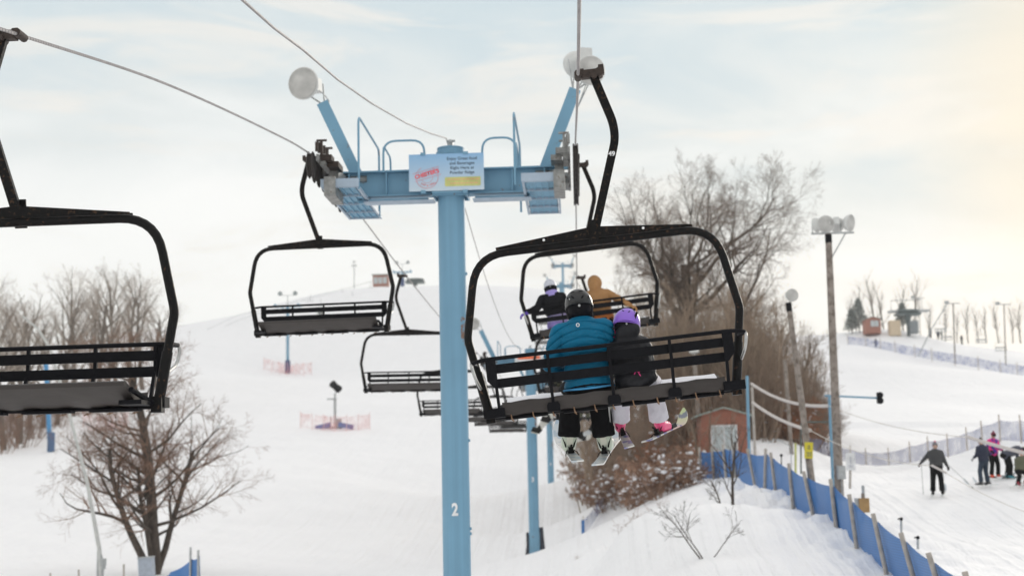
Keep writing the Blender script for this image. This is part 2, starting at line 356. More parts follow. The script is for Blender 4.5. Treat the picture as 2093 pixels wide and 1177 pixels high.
# ------------------------------------------------------------ haul rope profile (height above the world origin)
RX, LX = .095, -4.565
KN = [(-15, 1.2+CZ), (0, 2.5+CZ), (6, 3.0+CZ), (13.2, P(1183, 155, 13.2).z), (24.2, P(1177, 297, 24.2).z), (26, P(1177, 297, 24.2).z+.10), (27.9, P(1177, 297, 24.2).z+.04),
      (39.2, 5.55+CZ), (52.6, 5.52+CZ), (66, 5.82+CZ), (70, 5.95+CZ), (79.5, 6.15+CZ), (93, 6.2+CZ), (106, 6.9+CZ), (115, 7.7+CZ), (135, 9.9+CZ), (170, 15.5+CZ), (210, 24+CZ), (250, 34.5+CZ), (302, 45.5+CZ)]
KNL = [(-15, -.2+CZ), (0, 1.85+CZ), (6, 2.75+CZ), (11.3, P(48, 72, 11.3).z), (15.55, P(304, 174, 15.55).z), (22, P(560, 283, 22).z)] + [k for k in KN if k[0] > 23]
def rope_z(D, left=False):
    KN = KNL if left else globals()['KN']
    for i in range(len(KN)-1):
        if D <= KN[i+1][0]:
            x0, y0 = KN[i]; x1, y1 = KN[i+1]; h = x1-x0; t = (D-x0)/h
            def sl(j):
                j = min(max(j, 1), len(KN)-2); return (KN[j+1][1]-KN[j-1][1])/(KN[j+1][0]-KN[j-1][0])
            m0, m1 = sl(i)*h, sl(i+1)*h
            return (2*t**3-3*t*t+1)*y0 + (t**3-2*t*t+t)*m0 + (-2*t**3+3*t*t)*y1 + (t**3-t*t)*m1
    return KN[-1][1]
def rope_material():
    m = mat('steel_wire_rope', (.30, .28, .28), .5, .3, .15, 8)
    t = m.node_tree; B = t.nodes['Principled BSDF']; tcn = t.nodes['Texture Coordinate']
    wv = t.nodes.new('ShaderNodeTexWave'); wv.bands_direction = 'DIAGONAL'; wv.inputs['Scale'].default_value = 9; t.links.new(tcn.outputs['Object'], wv.inputs[0])
    b = t.nodes.new('ShaderNodeBump'); b.inputs['Strength'].default_value = 1; b.inputs['Distance'].default_value = .01; t.links.new(wv.outputs[1], b.inputs['Height']); t.links.new(b.outputs[0], B.inputs['Normal'])
    return m
M['rope'] = rope_material()
def rope(name, X, label):
    Ds = list(np.arange(-14, 30, .5)) + list(np.arange(30, 301, 3.0))
    mb = MB(); mb.tube([(X, d, rope_z(d, X < -1)) for d in Ds], .015, 8)
    o = mb.build(name, M['rope']); return tag(o, label, 'steel rope')
rope('haul_rope', RX, 'steel haul rope on the right running up over the occupied black chairs')
rope('haul_rope', LX, 'steel haul rope on the left coming down over the empty black chairs')
# signal cable over the middle of the towers
def cable_curve(a, b, sag, n=40):
    a, b = Vector(a), Vector(b); return [a.lerp(b, i/n) - Vector((0, 0, 4*sag*(i/n)*(1-i/n))) for i in range(n+1)]
ptop = P(912, 283, 26)
mb = MB(); q0 = P(495, 0, 10.6)
path = [q0 + (q0 - P(620, 103, 13.5)).normalized()*6] + [P(*t) for t in ((495, 0, 10.6), (560, 58, 12.2), (620, 103, 13.8), (690, 163, 16.2), (760, 212, 19), (830, 252, 22), (880, 273, 24.5), (912, 283, 26))]
mb.tube(path, .013, 6)
t3 = P(1068, 712, 69); mb.tube(cable_curve(ptop, t3, 1.1), .011, 5)
tag(mb.build('signal_cable', M['rope']), 'thin sagging signal cable over the top of the nearest blue tower pole', 'cable')

# ------------------------------------------------------------ writing
def text_obj(body, size, m, parent, Mx, name='lettering', bold=0.0, align='CENTER', shear=0, squeeze=1.0):
    cu = bpy.data.curves.new('t', 'FONT'); cu.body = body; cu.size = size; cu.align_x = align; cu.align_y = 'CENTER'; cu.offset = bold; cu.shear = shear; cu.space_line = 1.0
    o = bpy.data.objects.new('t', cu); sc.collection.objects.link(o)
    dg = bpy.context.evaluated_depsgraph_get(); dg.update(); me = bpy.data.meshes.new_from_object(o.evaluated_get(dg)); bpy.data.objects.remove(o)
    me.materials.clear(); me.materials.append(m)
    me.transform(Matrix.Diagonal((squeeze, 1, 1, 1))); me.transform(Mx)
    return link(name, me, parent)
FACE = Matrix.Rotation(R(90), 4, 'X')   # text standing up, read when looking along +Y

# ------------------------------------------------------------ lift tower
def pole_material():
    m = mat('tower_pole_blue', srgb(112, 156, 182), .5, 0, .06, 1.0, .05, 30)
    t = m.node_tree; B = t.nodes['Principled BSDF']; tcn = t.nodes['Texture Coordinate']
    src = B.inputs['Base Color'].links[0].from_socket
    sp = t.nodes.new('ShaderNodeSeparateXYZ'); t.links.new(tcn.outputs['Object'], sp.inputs[0])
    def rng(sock, a, b, c, d):
        x = t.nodes.new('ShaderNodeMapRange'); x.inputs[1].default_value = a; x.inputs[2].default_value = b; x.inputs[3].default_value = c; x.inputs[4].default_value = d; t.links.new(sock, x.inputs[0]); return x.outputs[0]
    def mul(a, b):
        x = t.nodes.new('ShaderNodeMath'); x.operation = 'MULTIPLY'; t.links.new(a, x.inputs[0]); t.links.new(b, x.inputs[1]); return x.outputs[0]
    zlo, zhi = P(930, 745, 26).z, P(930, 600, 26).z
    zm = mul(rng(sp.outputs[2], zlo-.1, zlo+.35, 0, 1), rng(sp.outputs[2], zhi-.5, zhi+.1, 1, 0)); xm = rng(sp.outputs[0], .07, .16, 0, 1)
    nz = t.nodes.new('ShaderNodeTexNoise'); nz.inputs['Scale'].default_value = 9; nz.inputs['Detail'].default_value = 8; nz.inputs['Roughness'].default_value = .7; t.links.new(tcn.outputs['Object'], nz.inputs[0])
    k = rng(mul(mul(zm, xm), nz.outputs[0]), .47, .53, 0, 1)
    mx = t.nodes.new('ShaderNodeMix'); mx.data_type = 'RGBA'; t.links.new(k, mx.inputs[0]); t.links.new(src, mx.inputs[6]); mx.inputs[7].default_value = (.20, .11, .07, 1)
    # faint vertical weather streaks
    mp_ = t.nodes.new('ShaderNodeMapping'); mp_.inputs['Scale'].default_value = (14, 14, .25); t.links.new(tcn.outputs['Object'], mp_.inputs[0])
    n2 = t.nodes.new('ShaderNodeTexNoise'); n2.inputs['Scale'].default_value = 1; n2.inputs['Detail'].default_value = 5; t.links.new(mp_.outputs[0], n2.inputs[0])
    st = rng(n2.outputs[0], .35, .75, 1.04, .90)
    vm = t.nodes.new('ShaderNodeVectorMath'); vm.operation = 'SCALE'; t.links.new(mx.outputs[2], vm.inputs[0]); t.links.new(st, vm.inputs['Scale']); t.links.new(vm.outputs[0], B.inputs['Base Color'])
    return m
M['pole_blue'] = pole_material(); M['walk'] = mat('walkway_frame_paint', srgb(160, 175, 190), .5, 0, .1, 5)

def floodlight(parent, c, aim, r=.30, yoke_to=None):
    """white round flood lamp: bowl, glass, gear box; child of the tower"""
    aim = Vector(aim).normalized(); c = Vector(c)
    mb = MB(); mb.lathe([(0, r), (-.02, r*1.04), (-.06, r*1.0), (-.16, r*.86), (-.26, r*.55), (-.30, r*.38), (-.46, r*.36), (-.47, r*.30)], c, aim, 24)
    up = Vector((0, 0, 1)); sd = aim.cross(up).normalized()
    Rm = Matrix((sd, aim, sd.cross(aim))).transposed()
    mb.box(c - aim*.50 + up*.02, (r*.8, .22, r*.9), Rm)
    f = mb.build('floodlight', M['lamp'], parent)
    g = MB(); g.lathe([(0, r*.97), (.02, r*.93), (.035, r*.55), (.04, .01)], c, aim, 24); g.build('lamp_glass', M['lens'], f)
    if yoke_to is not None:
        y = MB(); k = c - aim*.28
        yt = Vector(yoke_to)
        y.tube(round_path([k + sd*r*.95, yt + sd*.10 + (k-yt)*.25, yt + sd*.04], .08), .016, 6)
        y.tube(round_path([k - sd*r*.95, yt - sd*.10 + (k-yt)*.25, yt - sd*.04], .08), .016, 6)
        cb = k - aim*.2; y.tube([cb, cb.lerp(yt, .3) + Vector((.14*(1 if c.x > 0 else 1), 0, -.05)), cb.lerp(yt, .75) + Vector((.17, 0, -.05)), yt + Vector((.04, 0, -.35))], .012, 6)
        y.build('lamp_yoke', M['galv'], f)
    return f

def sheave_train(parent, x, z, side, n=8, L=3.7):
    """row of grooved wheels on rocker arms, side = +1 outboard to the right"""
    root = MB()
    root.box((x - side*.30, 0, z - .33), (.16, L*.55, .30)); root.box((x - side*.30, -L*.28, z - .62), (.20, .9, .34)); root.box((x - side*.18, -L*.30, z-.14), (.10, .75, .20)); root.box((x - side*.18, L*.28, z-.14), (.10, .75, .20))
    for yy in (-L*.40, -L*.22, -.2, .2, L*.22, L*.40): root.box((x - side*.12, yy, z - .14), (.05, .36, .12))
    root.tube([(x - side*.75, 0, z-.20), (x - side*.25, 0, z-.20)], .07, 8)
    tr = root.build('sheave_frame', M['greybox'], parent)
    cat = MB()
    for yy in (-L*.46, -L*.30): cat.tube([(x - side*.20, yy, z - .1), (x - side*.20, yy, z + .14)], .025, 6); cat.box((x - side*.20, yy, z + .15), (.18, .05, .03))
    cat.box((x - side*.24, -L*.38, z - .12), (.22, .3, .10)); cat.box((x-side*.34, -L*.30, z-.2), (.2, .5, .10))
    for k in range(5): cat.tube([(x - side*(.12+.02*k), -L*.47 + k*.13, z-.05), (x - side*(.12+.02*k), -L*.47 + k*.13, z+.12+.02*(k%2))], .03, 6)
    cat.build('rope_catcher', M['greybox'] if side > 0 else M['rust'], tr)
    for k in range(n):
        yy = -L/2 + L*(k+.5)/n
        zz = z - .23 - .05*((yy/(L/2))**2)
        wmb = MB(); wmb.lathe([(-.05, .05), (-.05, .225), (-.035, .245), (-.014, .205), (.014, .205), (.035, .245), (.05, .225), (.05, .05)], (x, yy, zz), (1, 0, 0), 20)
        wmb.lathe([(.03, .06), (.07, .055), (.072, .02)], (x, yy, zz), (side, 0, 0), 10)
        wmb.build('sheave', M['rubber'], tr)

def make_tower(D, zarm, label, number=None, near=False, lamps=(1, 2), base=None, sign=True, group='blue towers of the chairlift'):
    X = (RX+LX)/2
    zb = gz(X, D) - .3
    t = empty('lift_tower', (X, D, 0), label, 'lift tower', group)
    mb = MB(); mb.tube([(0, 0, zb), (0, 0, zarm+.62)], .252, 40); po = mb.build('pole', M['pole_blue'], t)
    cp = MB(); cp.lathe([(0, .275), (.07, .275), (.07, .24)], (0, 0, zarm+.50), (0, 0, 1), 40); cp.lathe([(0, .255), (.03, .255)], (0, 0, zarm+.625), (0, 0, 1), 40); cp.build('pole_cap', M['blue'], t)
    cl = MB(); cl.box((0, 0, zarm+.70), (.10, .14, .12)); cl.tube([(-.07, 0, zarm+.80), (.09, 0, zarm+.80)], .022, 8); cl.tube([(0, -.1, zarm+.78), (0, .1, zarm+.78)], .03, 8); cl.build('cable_clamp', M['galv'], t)
    # I-beam crossarm
    ca = MB(); H = .46
    for (a, b) in ((-2.19, -.26), (.26, 1.95)):
        c, L = (a+b)/2, b-a
        ca.box((c, 0, zarm), (L, .03, H-.03)); ca.box((c, 0, zarm+H/2), (L, .30, .026)); ca.box((c, 0, zarm-H/2), (L, .30, .026))
    ca.box((0, -.27, zarm-.02), (.66, .03, .55)); ca.box((0, .27, zarm-.02), (.66, .03, .55))
    for sx in (-.31, .31): ca.box((sx, 0, zarm-.02), (.03, .50, .55))
    for sx in (-1.9, -1.2, 1.15, 1.75): ca.box((sx, 0, zarm), (.02, .28, H-.05))
    # lower pipe below the beam
    for (a, b) in ((-1.72, -.42), (.45, 1.45)): ca.box(((a+b)/2, -.05, zarm-.33), (b-a, .16, .06))
    ca.build('crossarm', M['blue'], t)
    if near:
        for (a, b) in ((-1.60, -.30), (.42, 1.50)): lp = MB(); lp.box(((a+b)/2, -.16, zarm-.375), (b-a, .30, .025)); lp.build('arm_walkway', M['walk'], t)
    # walkways
    for sx, a in ((-1, -1.86), (1, 1.70)):
        fr = MB(); zc = zarm - .30
        for e in (-.31, .31): fr.box((a + e, .15, zc), (.04, 3.1, .06))
        for e in (-1.40, -.6, .2, 1.0, 1.68): fr.box((a, e, zc), (.57, .03, .05))
        fr.box((a, -1.42, zc+.06), (.68, .03, .15))
        w_ = fr.build('walkway', M['walk'], t)
        gr = MB(); gr.box((a, .15, zc+.03), (.56, 3.0, .02))
        for k in range(5): gr.box((a-.24+k*.12, .15, zc+.005), (.02, 3.0, .03))
        gr.build('walkway_grating', M['grate'], w_)
    # handrails
    hr = []
    for sx, a in ((-1, -1.86), (1, 1.58)):
        m1 = MB(); xi = a - sx*.33 if sx > 0 else a + .33
        m1.tube(round_path([(xi, -1.35, zarm-.35), (xi, -1.35, zarm+.98), (xi, 1.3, zarm+.98), (xi, 1.3, zarm-.35)], .18), .021, 8)
        m1.tube([(xi, -1.35, zarm+.45), (xi, 1.3, zarm+.45)], .014, 6) if False else None
        m1.build('handrail', M['blue'], t)
        x2 = -.48 if sx < 0 else .60; x3 = xi + (.28 if sx < 0 else -.02)
        m2 = MB(); m2.tube(round_path([(x2, -.14, zarm+.2), (x2, -.14, zarm+.80), (x3, -.14, zarm+.80), (x3, -.14, zarm+.2)], .24), .021, 8); m2.build('handrail', M['blue'], t)
        m3 = MB(); m3.tube(round_path([(x3, -.14, zarm+.2), (x3, -.14, zarm+.72), (x3, .9, zarm+.72), (x3, .9, zarm-.1)], .18), .019, 8); m3.build('handrail', M['blue'], t)
    # lamp arms
    la = MB(); la.tube([(-1.75, .02, zarm+.16), (-2.42, .02, zarm+1.62)], .1, sq=(.10, .22), up=(1, 0, .4)); la.box((-1.95, .05, zarm+.22), (1.1, .08, .08)); la.build('lamp_arm', M['blue'], t)
    la = MB(); la.tube([(1.74, .02, zarm+.16), (2.36, .02, zarm+1.72)], .1, sq=(.10, .22), up=(1, 0, -.4)); la.box((1.85, .05, zarm+.24), (.7, .08, .08)); la.build('lamp_arm', M['blue'], t)
    floodlight(t, (-2.75, -.20, zarm+1.95), (-.25, -1, -.12), .30, (-2.42, .02, zarm+1.62))
    floodlight(t, (2.66, -.18, zarm+2.02), (.18, -1, -.18), .27, (2.36, .02, zarm+1.72))
    floodlight(t, (2.40, .75, zarm+2.40), (-.35, 1, -.05), .27, (2.36, .02, zarm+1.72))
    zr = rope_z(D) 
    sheave_train(t, LX-X, zr-.0, -1, 8 if near else 5)
    sheave_train(t, RX-X, zr-.0, 1, 8 if near else 5)
    return t, po, X

zarm2 = P(917, 374, 26).z
tw2, pole2, TX = make_tower(26, zarm2, 'nearest blue lift tower with a light blue sign board, its pole rising through the middle', near=True)
# sign board on the tower
cs = P(912.5, 352, 25.6); cs = Vector((cs.x - TX, cs.y - 26 , cs.z))
SW, SH = 1.385, .69
def sign_mat():
    m = mat('sign_face_blue', (.46, .58, .72), .5, 0, .03, 2); t = m.node_tree; B = t.nodes['Principled BSDF']; tcn = t.nodes['Texture Coordinate']
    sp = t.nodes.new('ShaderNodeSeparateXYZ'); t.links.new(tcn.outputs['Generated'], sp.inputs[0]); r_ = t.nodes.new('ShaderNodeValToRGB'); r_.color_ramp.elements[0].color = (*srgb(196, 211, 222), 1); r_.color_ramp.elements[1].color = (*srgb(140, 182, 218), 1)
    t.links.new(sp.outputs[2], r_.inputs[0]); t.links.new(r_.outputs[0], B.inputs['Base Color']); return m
M['sign'] = sign_mat()
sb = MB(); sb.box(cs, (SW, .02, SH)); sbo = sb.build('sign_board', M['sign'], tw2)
brk = MB()
for (dx, dz) in ((-.43, -.36), (.34, -.37), (-.43, .35), (.36, .35)): brk.box(cs + Vector((dx, .0, dz)), (.09, .06, .05))
brk.box(cs + Vector((0, .16, -.36)), (.55, .28, .04)); brk.box(cs + Vector((0, .16, .2)), (.55, .28, .04))
brk.build('sign_bracket', M['blue'], sbo)
M['ink'] = mat('dark_sign_ink', (.05, .08, .12), .6); M['red_ink'] = mat('red_stamp_ink', (.75, .12, .14), .6, 0, .2, 30); M['pink_ink'] = mat('faint_red_ink', (.66, .30, .34), .6)
M['yellow_sign'] = mat('yellow_sign_face', (.55, .55, .20), .6); M['orange_ink'] = mat('faint_orange_ink', (.70, .42, .22), .6)
fy = cs.y - .012
def at_sign(dx, dz, ang=0, dy=0): return Matrix.Translation((cs.x+dx, fy-dy, cs.z+dz)) @ FACE @ Matrix.Rotation(R(ang), 4, 'Z')
for k, s in enumerate(('Enjoy Great food', 'and Beverages', 'Right Here at', 'Powder Ridge')):
    text_obj(s, .080, M['ink'], sbo, at_sign(.29, .245-.087*k), bold=.0012, squeeze=1.0)
yb = MB(); poly = []
for cx, cz, a0 in ((.33-.02, .085-.02, 0), (-.33+.02, .085-.02, 90), (-.33+.02, -.085+.02, 180), (.33-.02, -.085+.02, 270)):
    for k in range(4): a = R(a0+30*k); poly.append((cs.x+.30+cx+.02*math.cos(a), cs.z-.185+cz+.02*math.sin(a)))
yb.prism(poly, fy-.001, fy-.004); yb.build('yellow_panel', M['yellow_sign'], sbo, smooth=False)
lb = MB(); random.seed(4)
for zz, L in ((-.145, .56), (-.215, .46)):
    x = -L/2
    while x < L/2:
        wl = random.uniform(.03, .08); lb.box((cs.x+.30+x+wl/2, fy-.005, cs.z+zz), (wl, .003, .022)); x += wl+.015
lb.build('small_print', M['orange_ink'], sbo, smooth=False)
# red round stamp with the restaurant name (the cartoon head is left out)
st = MB()
def ring(mb, cx, cz, r, w_, a0=0, a1=360, n=48, dy=.003):
    vs = []; 
    for k in range(n+1):
        a = R(a0+(a1-a0)*k/n)
        for rr in (r-w_/2, r+w_/2): vs.append((cs.x+cx+rr*math.cos(a), fy-dy, cs.z+cz+rr*math.sin(a)))
    mb.add(vs, [(2*k, 2*k+1, 2*k+3, 2*k+2) for k in range(n)])
ring(st, -.36, -.09, .205, .010, 190, 382); ring(st, -.36, -.09, .205, .010, 40, 62); ring(st, -.36, -.09, .205, .008, 120, 160); ring(st, -.36, -.09, .105, .007, 200, 372)
Rr = Matrix.Rotation(R(-15), 3, 'Y')
for dz in (.075, -.075): st.box(Vector((cs.x-.36, fy-.003, cs.z-.03)) + Rr @ Vector((0, 0, dz)), (.50, .003, .008), Rr)
st.build('round_stamp', M['pink_ink'], sbo, smooth=False)
text_obj("CHESTER'S", .105, M['red_ink'], sbo, at_sign(-.36, -.03, 15, .003), bold=.005, squeeze=.92)
text_obj("BAR", .055, M['pink_ink'], sbo, at_sign(-.425, -.225, -18, .003), bold=.002); text_obj("&", .05, M['pink_ink'], sbo, at_sign(-.35, -.245, 0, .003), bold=.002); text_obj("GRILL", .05, M['pink_ink'], sbo, at_sign(-.255, -.215, 22, .003), bold=.002)
zn = P(920, 1042, 25.74).z
text_obj('2', .30, M['white'], tw2, Matrix.Translation((-.0, -.256, zn)) @ FACE, 'tower_number', bold=.012, squeeze=.75)
# bolts up the pole
bl = MB()
for py in (560, 645, 668, 900, 1080, 1090): bl.box((.262, -.02, P(945, py, 26).z), (.03, .05, .05))
bl.build('step_bolt', M['blue'], tw2)

tw3, p3, _ = make_tower(70, rope_z(70)-.25, 'second blue lift tower up the line, dark pads leaning at its foot')
z3 = rope_z(70)-.25
M['sign_white'] = mat('sign_white', (.7, .7, .7), .5); M['sign_orange'] = mat('sign_orange', (.85, .16, .05), .6)
mb = MB(); mb.box((-.05, -.32, z3+.02), (1.4, .02, .70)); s3 = mb.build('sign_board', M['sign_white'], tw3)
mb = MB(); mb.box((-.05, -.333, z3+.20), (1.1, .004, .16)); mb.box((-.05, -.333, z3-.20), (1.25, .004, .16)); mb.build('orange_band', M['sign_orange'], s3)
text_obj('3', .32, M['white'], tw3, Matrix.Translation((-.0, -.258, P(1090, 980, 70).z)) @ FACE, 'tower_number', bold=.012, squeeze=.75)
tw4, p4, _ = make_tower(115, rope_z(115)-.25, 'third blue lift tower up the line, behind the dangling snowboards')
text_obj('4', .32, M['white'], tw4, Matrix.Translation((-.0, -.258, P(1133, 948, 115).z)) @ FACE, 'tower_number', bold=.012, squeeze=.75)
tw5, p5, _ = make_tower(245, rope_z(245)-.25, 'distant blue lift tower below the crest seen over the white helmet', number=5)
tw6, p6, _ = make_tower(300, rope_z(300)-.25, 'farthest blue lift tower of the line standing on the crest', number=6)
def pads(D, X, pieces, parent):
    for (dx, dy, w_, h, lean, m) in pieces:
        mb = MB(); zb = gz(X+dx, D+dy); Rm = Matrix.Rotation(R(lean), 3, 'Y')
        mb.box((dx, dy, zb + h/2 - .1), (w_, .12, h), Rm); mb.build('crash_pad', m, parent)
pads(70, TX, [(-.32, -.05, .22, 1.6, 9, M['pad_dark']), (.30, .05, .40, 1.8, -4, M['pad_dark']), (-.05, .30, .7, 1.7, 0, M['pad_dark'])], tw3)
mb = MB(); zb = gz(TX, 70); mb.lathe([(0, .275), (1.55, .27)], (0, 0, zb), (0, 0, 1), 20); mb.build('pole_wrap', M['blue'], tw3)
pads(115, TX, [(-.42, -.1, .5, 1.35, 0, M['pad_navy']), (.25, -.27, .9, 1.45, -3, M['pad_dark'])], tw4)
# ------------------------------------------------------------ chair (local origin = rope grip, +x outboard, +y forward (direction of travel), z down negative)
def make_chair(number=None, snow=True):
    t = empty('lift_chair')
    g = MB(); g.tube([(.04, -.09, 0), (.04, .09, 0)], .036, 10); g.tube([(.04, 0, 0), (.09, 0, 0)], .03, 8); g.box((.155, 0, .0), (.17, .085, .075)); g.tube([(.06, 0, .02), (.1, 0, .02)], .045, 8)
    g.tube([(.24, -.06, .0), (.24, .06, .0)], .045, 8); g.box((.265, 0, .03), (.05, .07, .09)); g.tube([(.19, -.07, -.03), (.19, .07, -.03)], .03, 8)
    g.build('grip', M['rust'], t)
    h = MB(); h.tube(round_path([(.17, 0, .03), (.315, 0, -.50), (.315, 0, -.66), (.0, .06, -1.56)], .2), .04, sq=(.05, .078), up=(1, 0, 0))
    ho = h.build('hanger', M['rustblack'], t)
    h = MB(); h.box((.262, .01, -.80), (.052, .058, .07), Matrix.Rotation(R(17), 3, 'Y')); pl = h.build('number_plate', M['black'], t)
    if number: text_obj(number, .062, M['white'], pl, Matrix.Translation((.264, -.021, -.80)) @ Matrix.Rotation(R(8), 4, 'Y') @ FACE, 'number', bold=.002)
    yp = .06
    f = MB(); path = round_path([(-1.155, yp, -3.14), (-1.29, yp, -2.38), (-1.13, yp, -1.60), (1.13, yp, -1.60), (1.27, yp, -2.38), (1.135, yp, -3.14)], [0, .05, .30, .30, .05, 0], 7)
    f.tube(path, .038, 12)
    for sx in (-1, 1):
        f.tube([(sx*1.16-(.01), yp, -3.06), (sx*1.222-.01, yp, -2.70)], .045, 12)   # lower sleeve
        f.box((sx*1.145-.01, yp, -3.12), (.085, .10, .13))
    f.build('frame', M['black'], t)
    s = MB(); s.box((.0, yp-.0, -1.56), (.001, .001, .001))
    s = MB(); s.prism([(-.93, -1.572), (-.93, -1.552), (-.55, -1.515), (-.04, -1.465), (.04, -1.465), (.55, -1.515), (.93, -1.552), (.93, -1.572)], yp-.045, yp-.033); s.prism([(-.93, -1.572), (-.93, -1.557), (-.04, -1.475), (.04, -1.475), (.93, -1.557), (.93, -1.572)], yp+.033, yp+.045)
    s.prism([(-.035, -1.40), (.035, -1.40), (.05, -1.64), (-.05, -1.64)], yp-.06, yp-.046)
    gp = s.build('gusset_plate', M['rustblack'], t, smooth=False)
    s = MB()
    for x in (-.47, .47): s.tube([(x, yp-.052, -1.535), (x, yp-.046, -1.535)], .013, 8)
    s.build('sky_hole_dot', M['white'], gp)  # white discs stand in for bright sky seen through two plate holes
    # backrest
    ry, rz = -.20, -2.61
    b = MB(); b.tube(round_path([(-1.235, .02, -2.64), (-1.27, ry+.03, -2.63), (-1.14, ry, rz), (0, ry, rz), (1.14, ry, rz), (1.27, ry+.03, -2.63), (1.22, .02, -2.64)], [0, .09, .07, .1, .07, .09, 0]), .019, 10)
    b.build('backrest_rail', M['slat'], t)
    for sx in (-1, 1):
        b = MB()
        b.tube(round_path([(sx*1.235, -.05, -2.63), (sx*1.272, ry+.02, -2.63), (sx*1.24, ry+.01, -2.78), (sx*1.215, .0, -2.86)], [0, .08, .06, 0]), .014, 8)
        b.build('restraint_bracket', M['silver'], t)
    for k, z in enumerate((-2.705, -2.838)):
        b = MB(); b.box((0, ry+.03+.012*k, z), (2.13, .022, .084)); b.build('slat', M['slat'], t)
    for k, x in enumerate((-1.06, -.56, 0, .56, 1.06)):
        b = MB()
        b.tube([(x, ry, rz), (x, ry+.01, -2.80), (x, -.06, -3.08)], .018, sq=(.028, .03), up=(0, 1, 0))
        if abs(x) > 1:
            s_ = 1 if x > 0 else -1
            b.prism([(x-.02*s_, rz), (x+.075*s_, rz-.01), (x+.075*s_, rz-.20), (x+.015*s_, rz-.27), (x-.02*s_, rz-.27)], ry-.012, ry+.002)
        b.build('backrest_post', M['slat'], t)
        c = MB()
        if abs(x) > 1: c.box((x+.05*(1 if x > 0 else -1), -.01, -3.10), (.20, .14, .085))
        else: c.prism([(x-.045, -3.06), (x+.045, -3.06), (x+.06, -3.085), (x+.06, -3.145), (x-.06, -3.145), (x-.06, -3.085)], -.095, -.02)
        c.build('post_bracket', M['slat'], t)
    # seat: curved padded slab
    prof_t = [(-.075, -3.01), (-.03, -3.055), (.05, -3.075), (.20, -3.05), (.38, -2.99), (.50, -2.955), (.53, -2.965)]
    prof_b = [(.525, -2.995), (.40, -3.045), (.20, -3.115), (.05, -3.135), (-.04, -3.12), (-.085, -3.045)]
    sm = MB(); prof = prof_t + prof_b; nx = 24; vs = []
    for i in range(nx+1):
        x = -1.03 + 2.06*i/nx
        for (y, z) in prof: vs.append((x, y, z - .006*math.sin(i*1.7)*(1 if z < -3.0 else 0)))
    m_ = len(prof); fs = [(i*m_+k, i*m_+(k+1)%m_, (i+1)*m_+(k+1)%m_, (i+1)*m_+k) for i in range(nx) for k in range(m_)] + [tuple(range(m_)), tuple(nx*m_+k for k in range(m_))[::-1]]
    sm.add(vs, fs); random.seed(3)
    for k in range(11):
        x = -.95 + k*.19 + random.uniform(-.02, .02)
        sm.tube([(x, -.03, -3.125), (x+.004, -.05, -3.165), (x+.015, .0, -3.18)], .006, 5, mi=1); sm.tube([(x, .03, -3.17), (x+.02, .05, -3.19)], .005, 4, mi=1)
    seat = sm.build('seat', [M['vinyl'], M['twine']], t, ang=50)
    u = MB()
    for x in (-1.0, 1.0): u.box((x*1.04, .20, -3.115), (.18, .42, .035))
    for k in range(4): u.box((-.82 + k*.545 , .08, -3.158), (.40, .10, .02))
    u.tube([(-1.15, yp, -3.14), (1.13, yp, -3.14)], .016, 8)
    for sx in (-1, 1): u.tube([(sx*1.13, yp, -3.12), (sx*1.06, .45, -3.02)], .022, 8)
    u.build('seat_support', M['slat'], seat)
    if snow:
        w_ = MB(); vs = []; random.seed(8)
        for i in range(41):
            x = -1.0 + 2.0*i/40; a = .012 + .010*noise.noise(Vector((x*5, 0, 0)))
            for (y, z) in ((.16, -3.055), (.34, -2.995+a), (.44, -2.968+a*1.2), (.50, -2.95+a), (.51, -2.965)): vs.append((x, y, z))
        w_.add(vs, [(i*5+k, i*5+k+1, (i+1)*5+k+1, (i+1)*5+k) for i in range(40) for k in range(4)])
        w_.build('seat_snow', M['snowcap'], seat)
    return t
def chair_matrix(X, D, roll, face_down=False, yaw=0):
    Mx = Matrix.Translation((X, D, rope_z(D, X < -1))) @ Matrix.Rotation(R(-roll), 4, 'Y') @ Matrix.Rotation(R((180 if face_down else 0) + yaw), 4, 'Z') @ Matrix.Translation((-.04, 0, 0))
    return Mx
ch49 = make_chair('49'); M49 = chair_matrix(RX, 13.2, 5.35); ch49.matrix_world = M49
tag(ch49, 'black chair numbered 49 carrying the adult in the blue jacket and the child', 'chairlift chair', 'chairs going up')
def new_chair(Mx, label, group, snow=True):
    c = copy_tree(ch49, skip=('number',) + (() if snow else ('seat_snow',))); c.name = 'lift_chair'; c.matrix_world = Mx; tag(c, label, 'chairlift chair', group); return c
M2_ = chair_matrix(RX, 26.3, 5.8); new_chair(M2_, 'black chair carrying the white helmeted rider and the tan hooded rider', 'chairs going up')
M3_ = chair_matrix(RX, 39.5, 1.5); new_chair(M3_, 'black chair mostly hidden behind chair 49, carrying riders with snowboards', 'chairs going up')
M4_ = chair_matrix(RX, 52.8, 1.0); new_chair(M4_, 'black chair seen small between the legs of the adult, beyond the snowboarders', 'chairs going up')
M5_ = chair_matrix(RX, 66.0, 0.5); new_chair(M5_, 'black chair far up the right side, just before the second blue tower', 'chairs going up')
LL = ['nearest empty black chair cut off by the left edge of the photo', 'empty black chair hanging whole between the left edge and the nearest blue tower',
      'empty black chair partly hidden by the blue pole, third down the left line', 'empty black chair below and behind the blue pole, fourth down the left line',
      'empty black chair fifth down the left line, seen just right of the pole', 'empty black chair sixth down the left line, low behind chair 49',
      'empty black chair seventh down the left line, lowest of the receding stack', 'farthest clear empty black chair of the receding stack, beside the second tower']
LD = [(11.3, .5), (24.9, 1.0), (38.3, -.4), (51.7, 0), (65.5, 0.3), (79.5, 0), (93, -.3), (106, 0)]
for (D, ro), lb_ in zip(LD, LL):
    new_chair(chair_matrix(LX, D, ro, True), lb_, 'empty chairs coming down', snow=False)
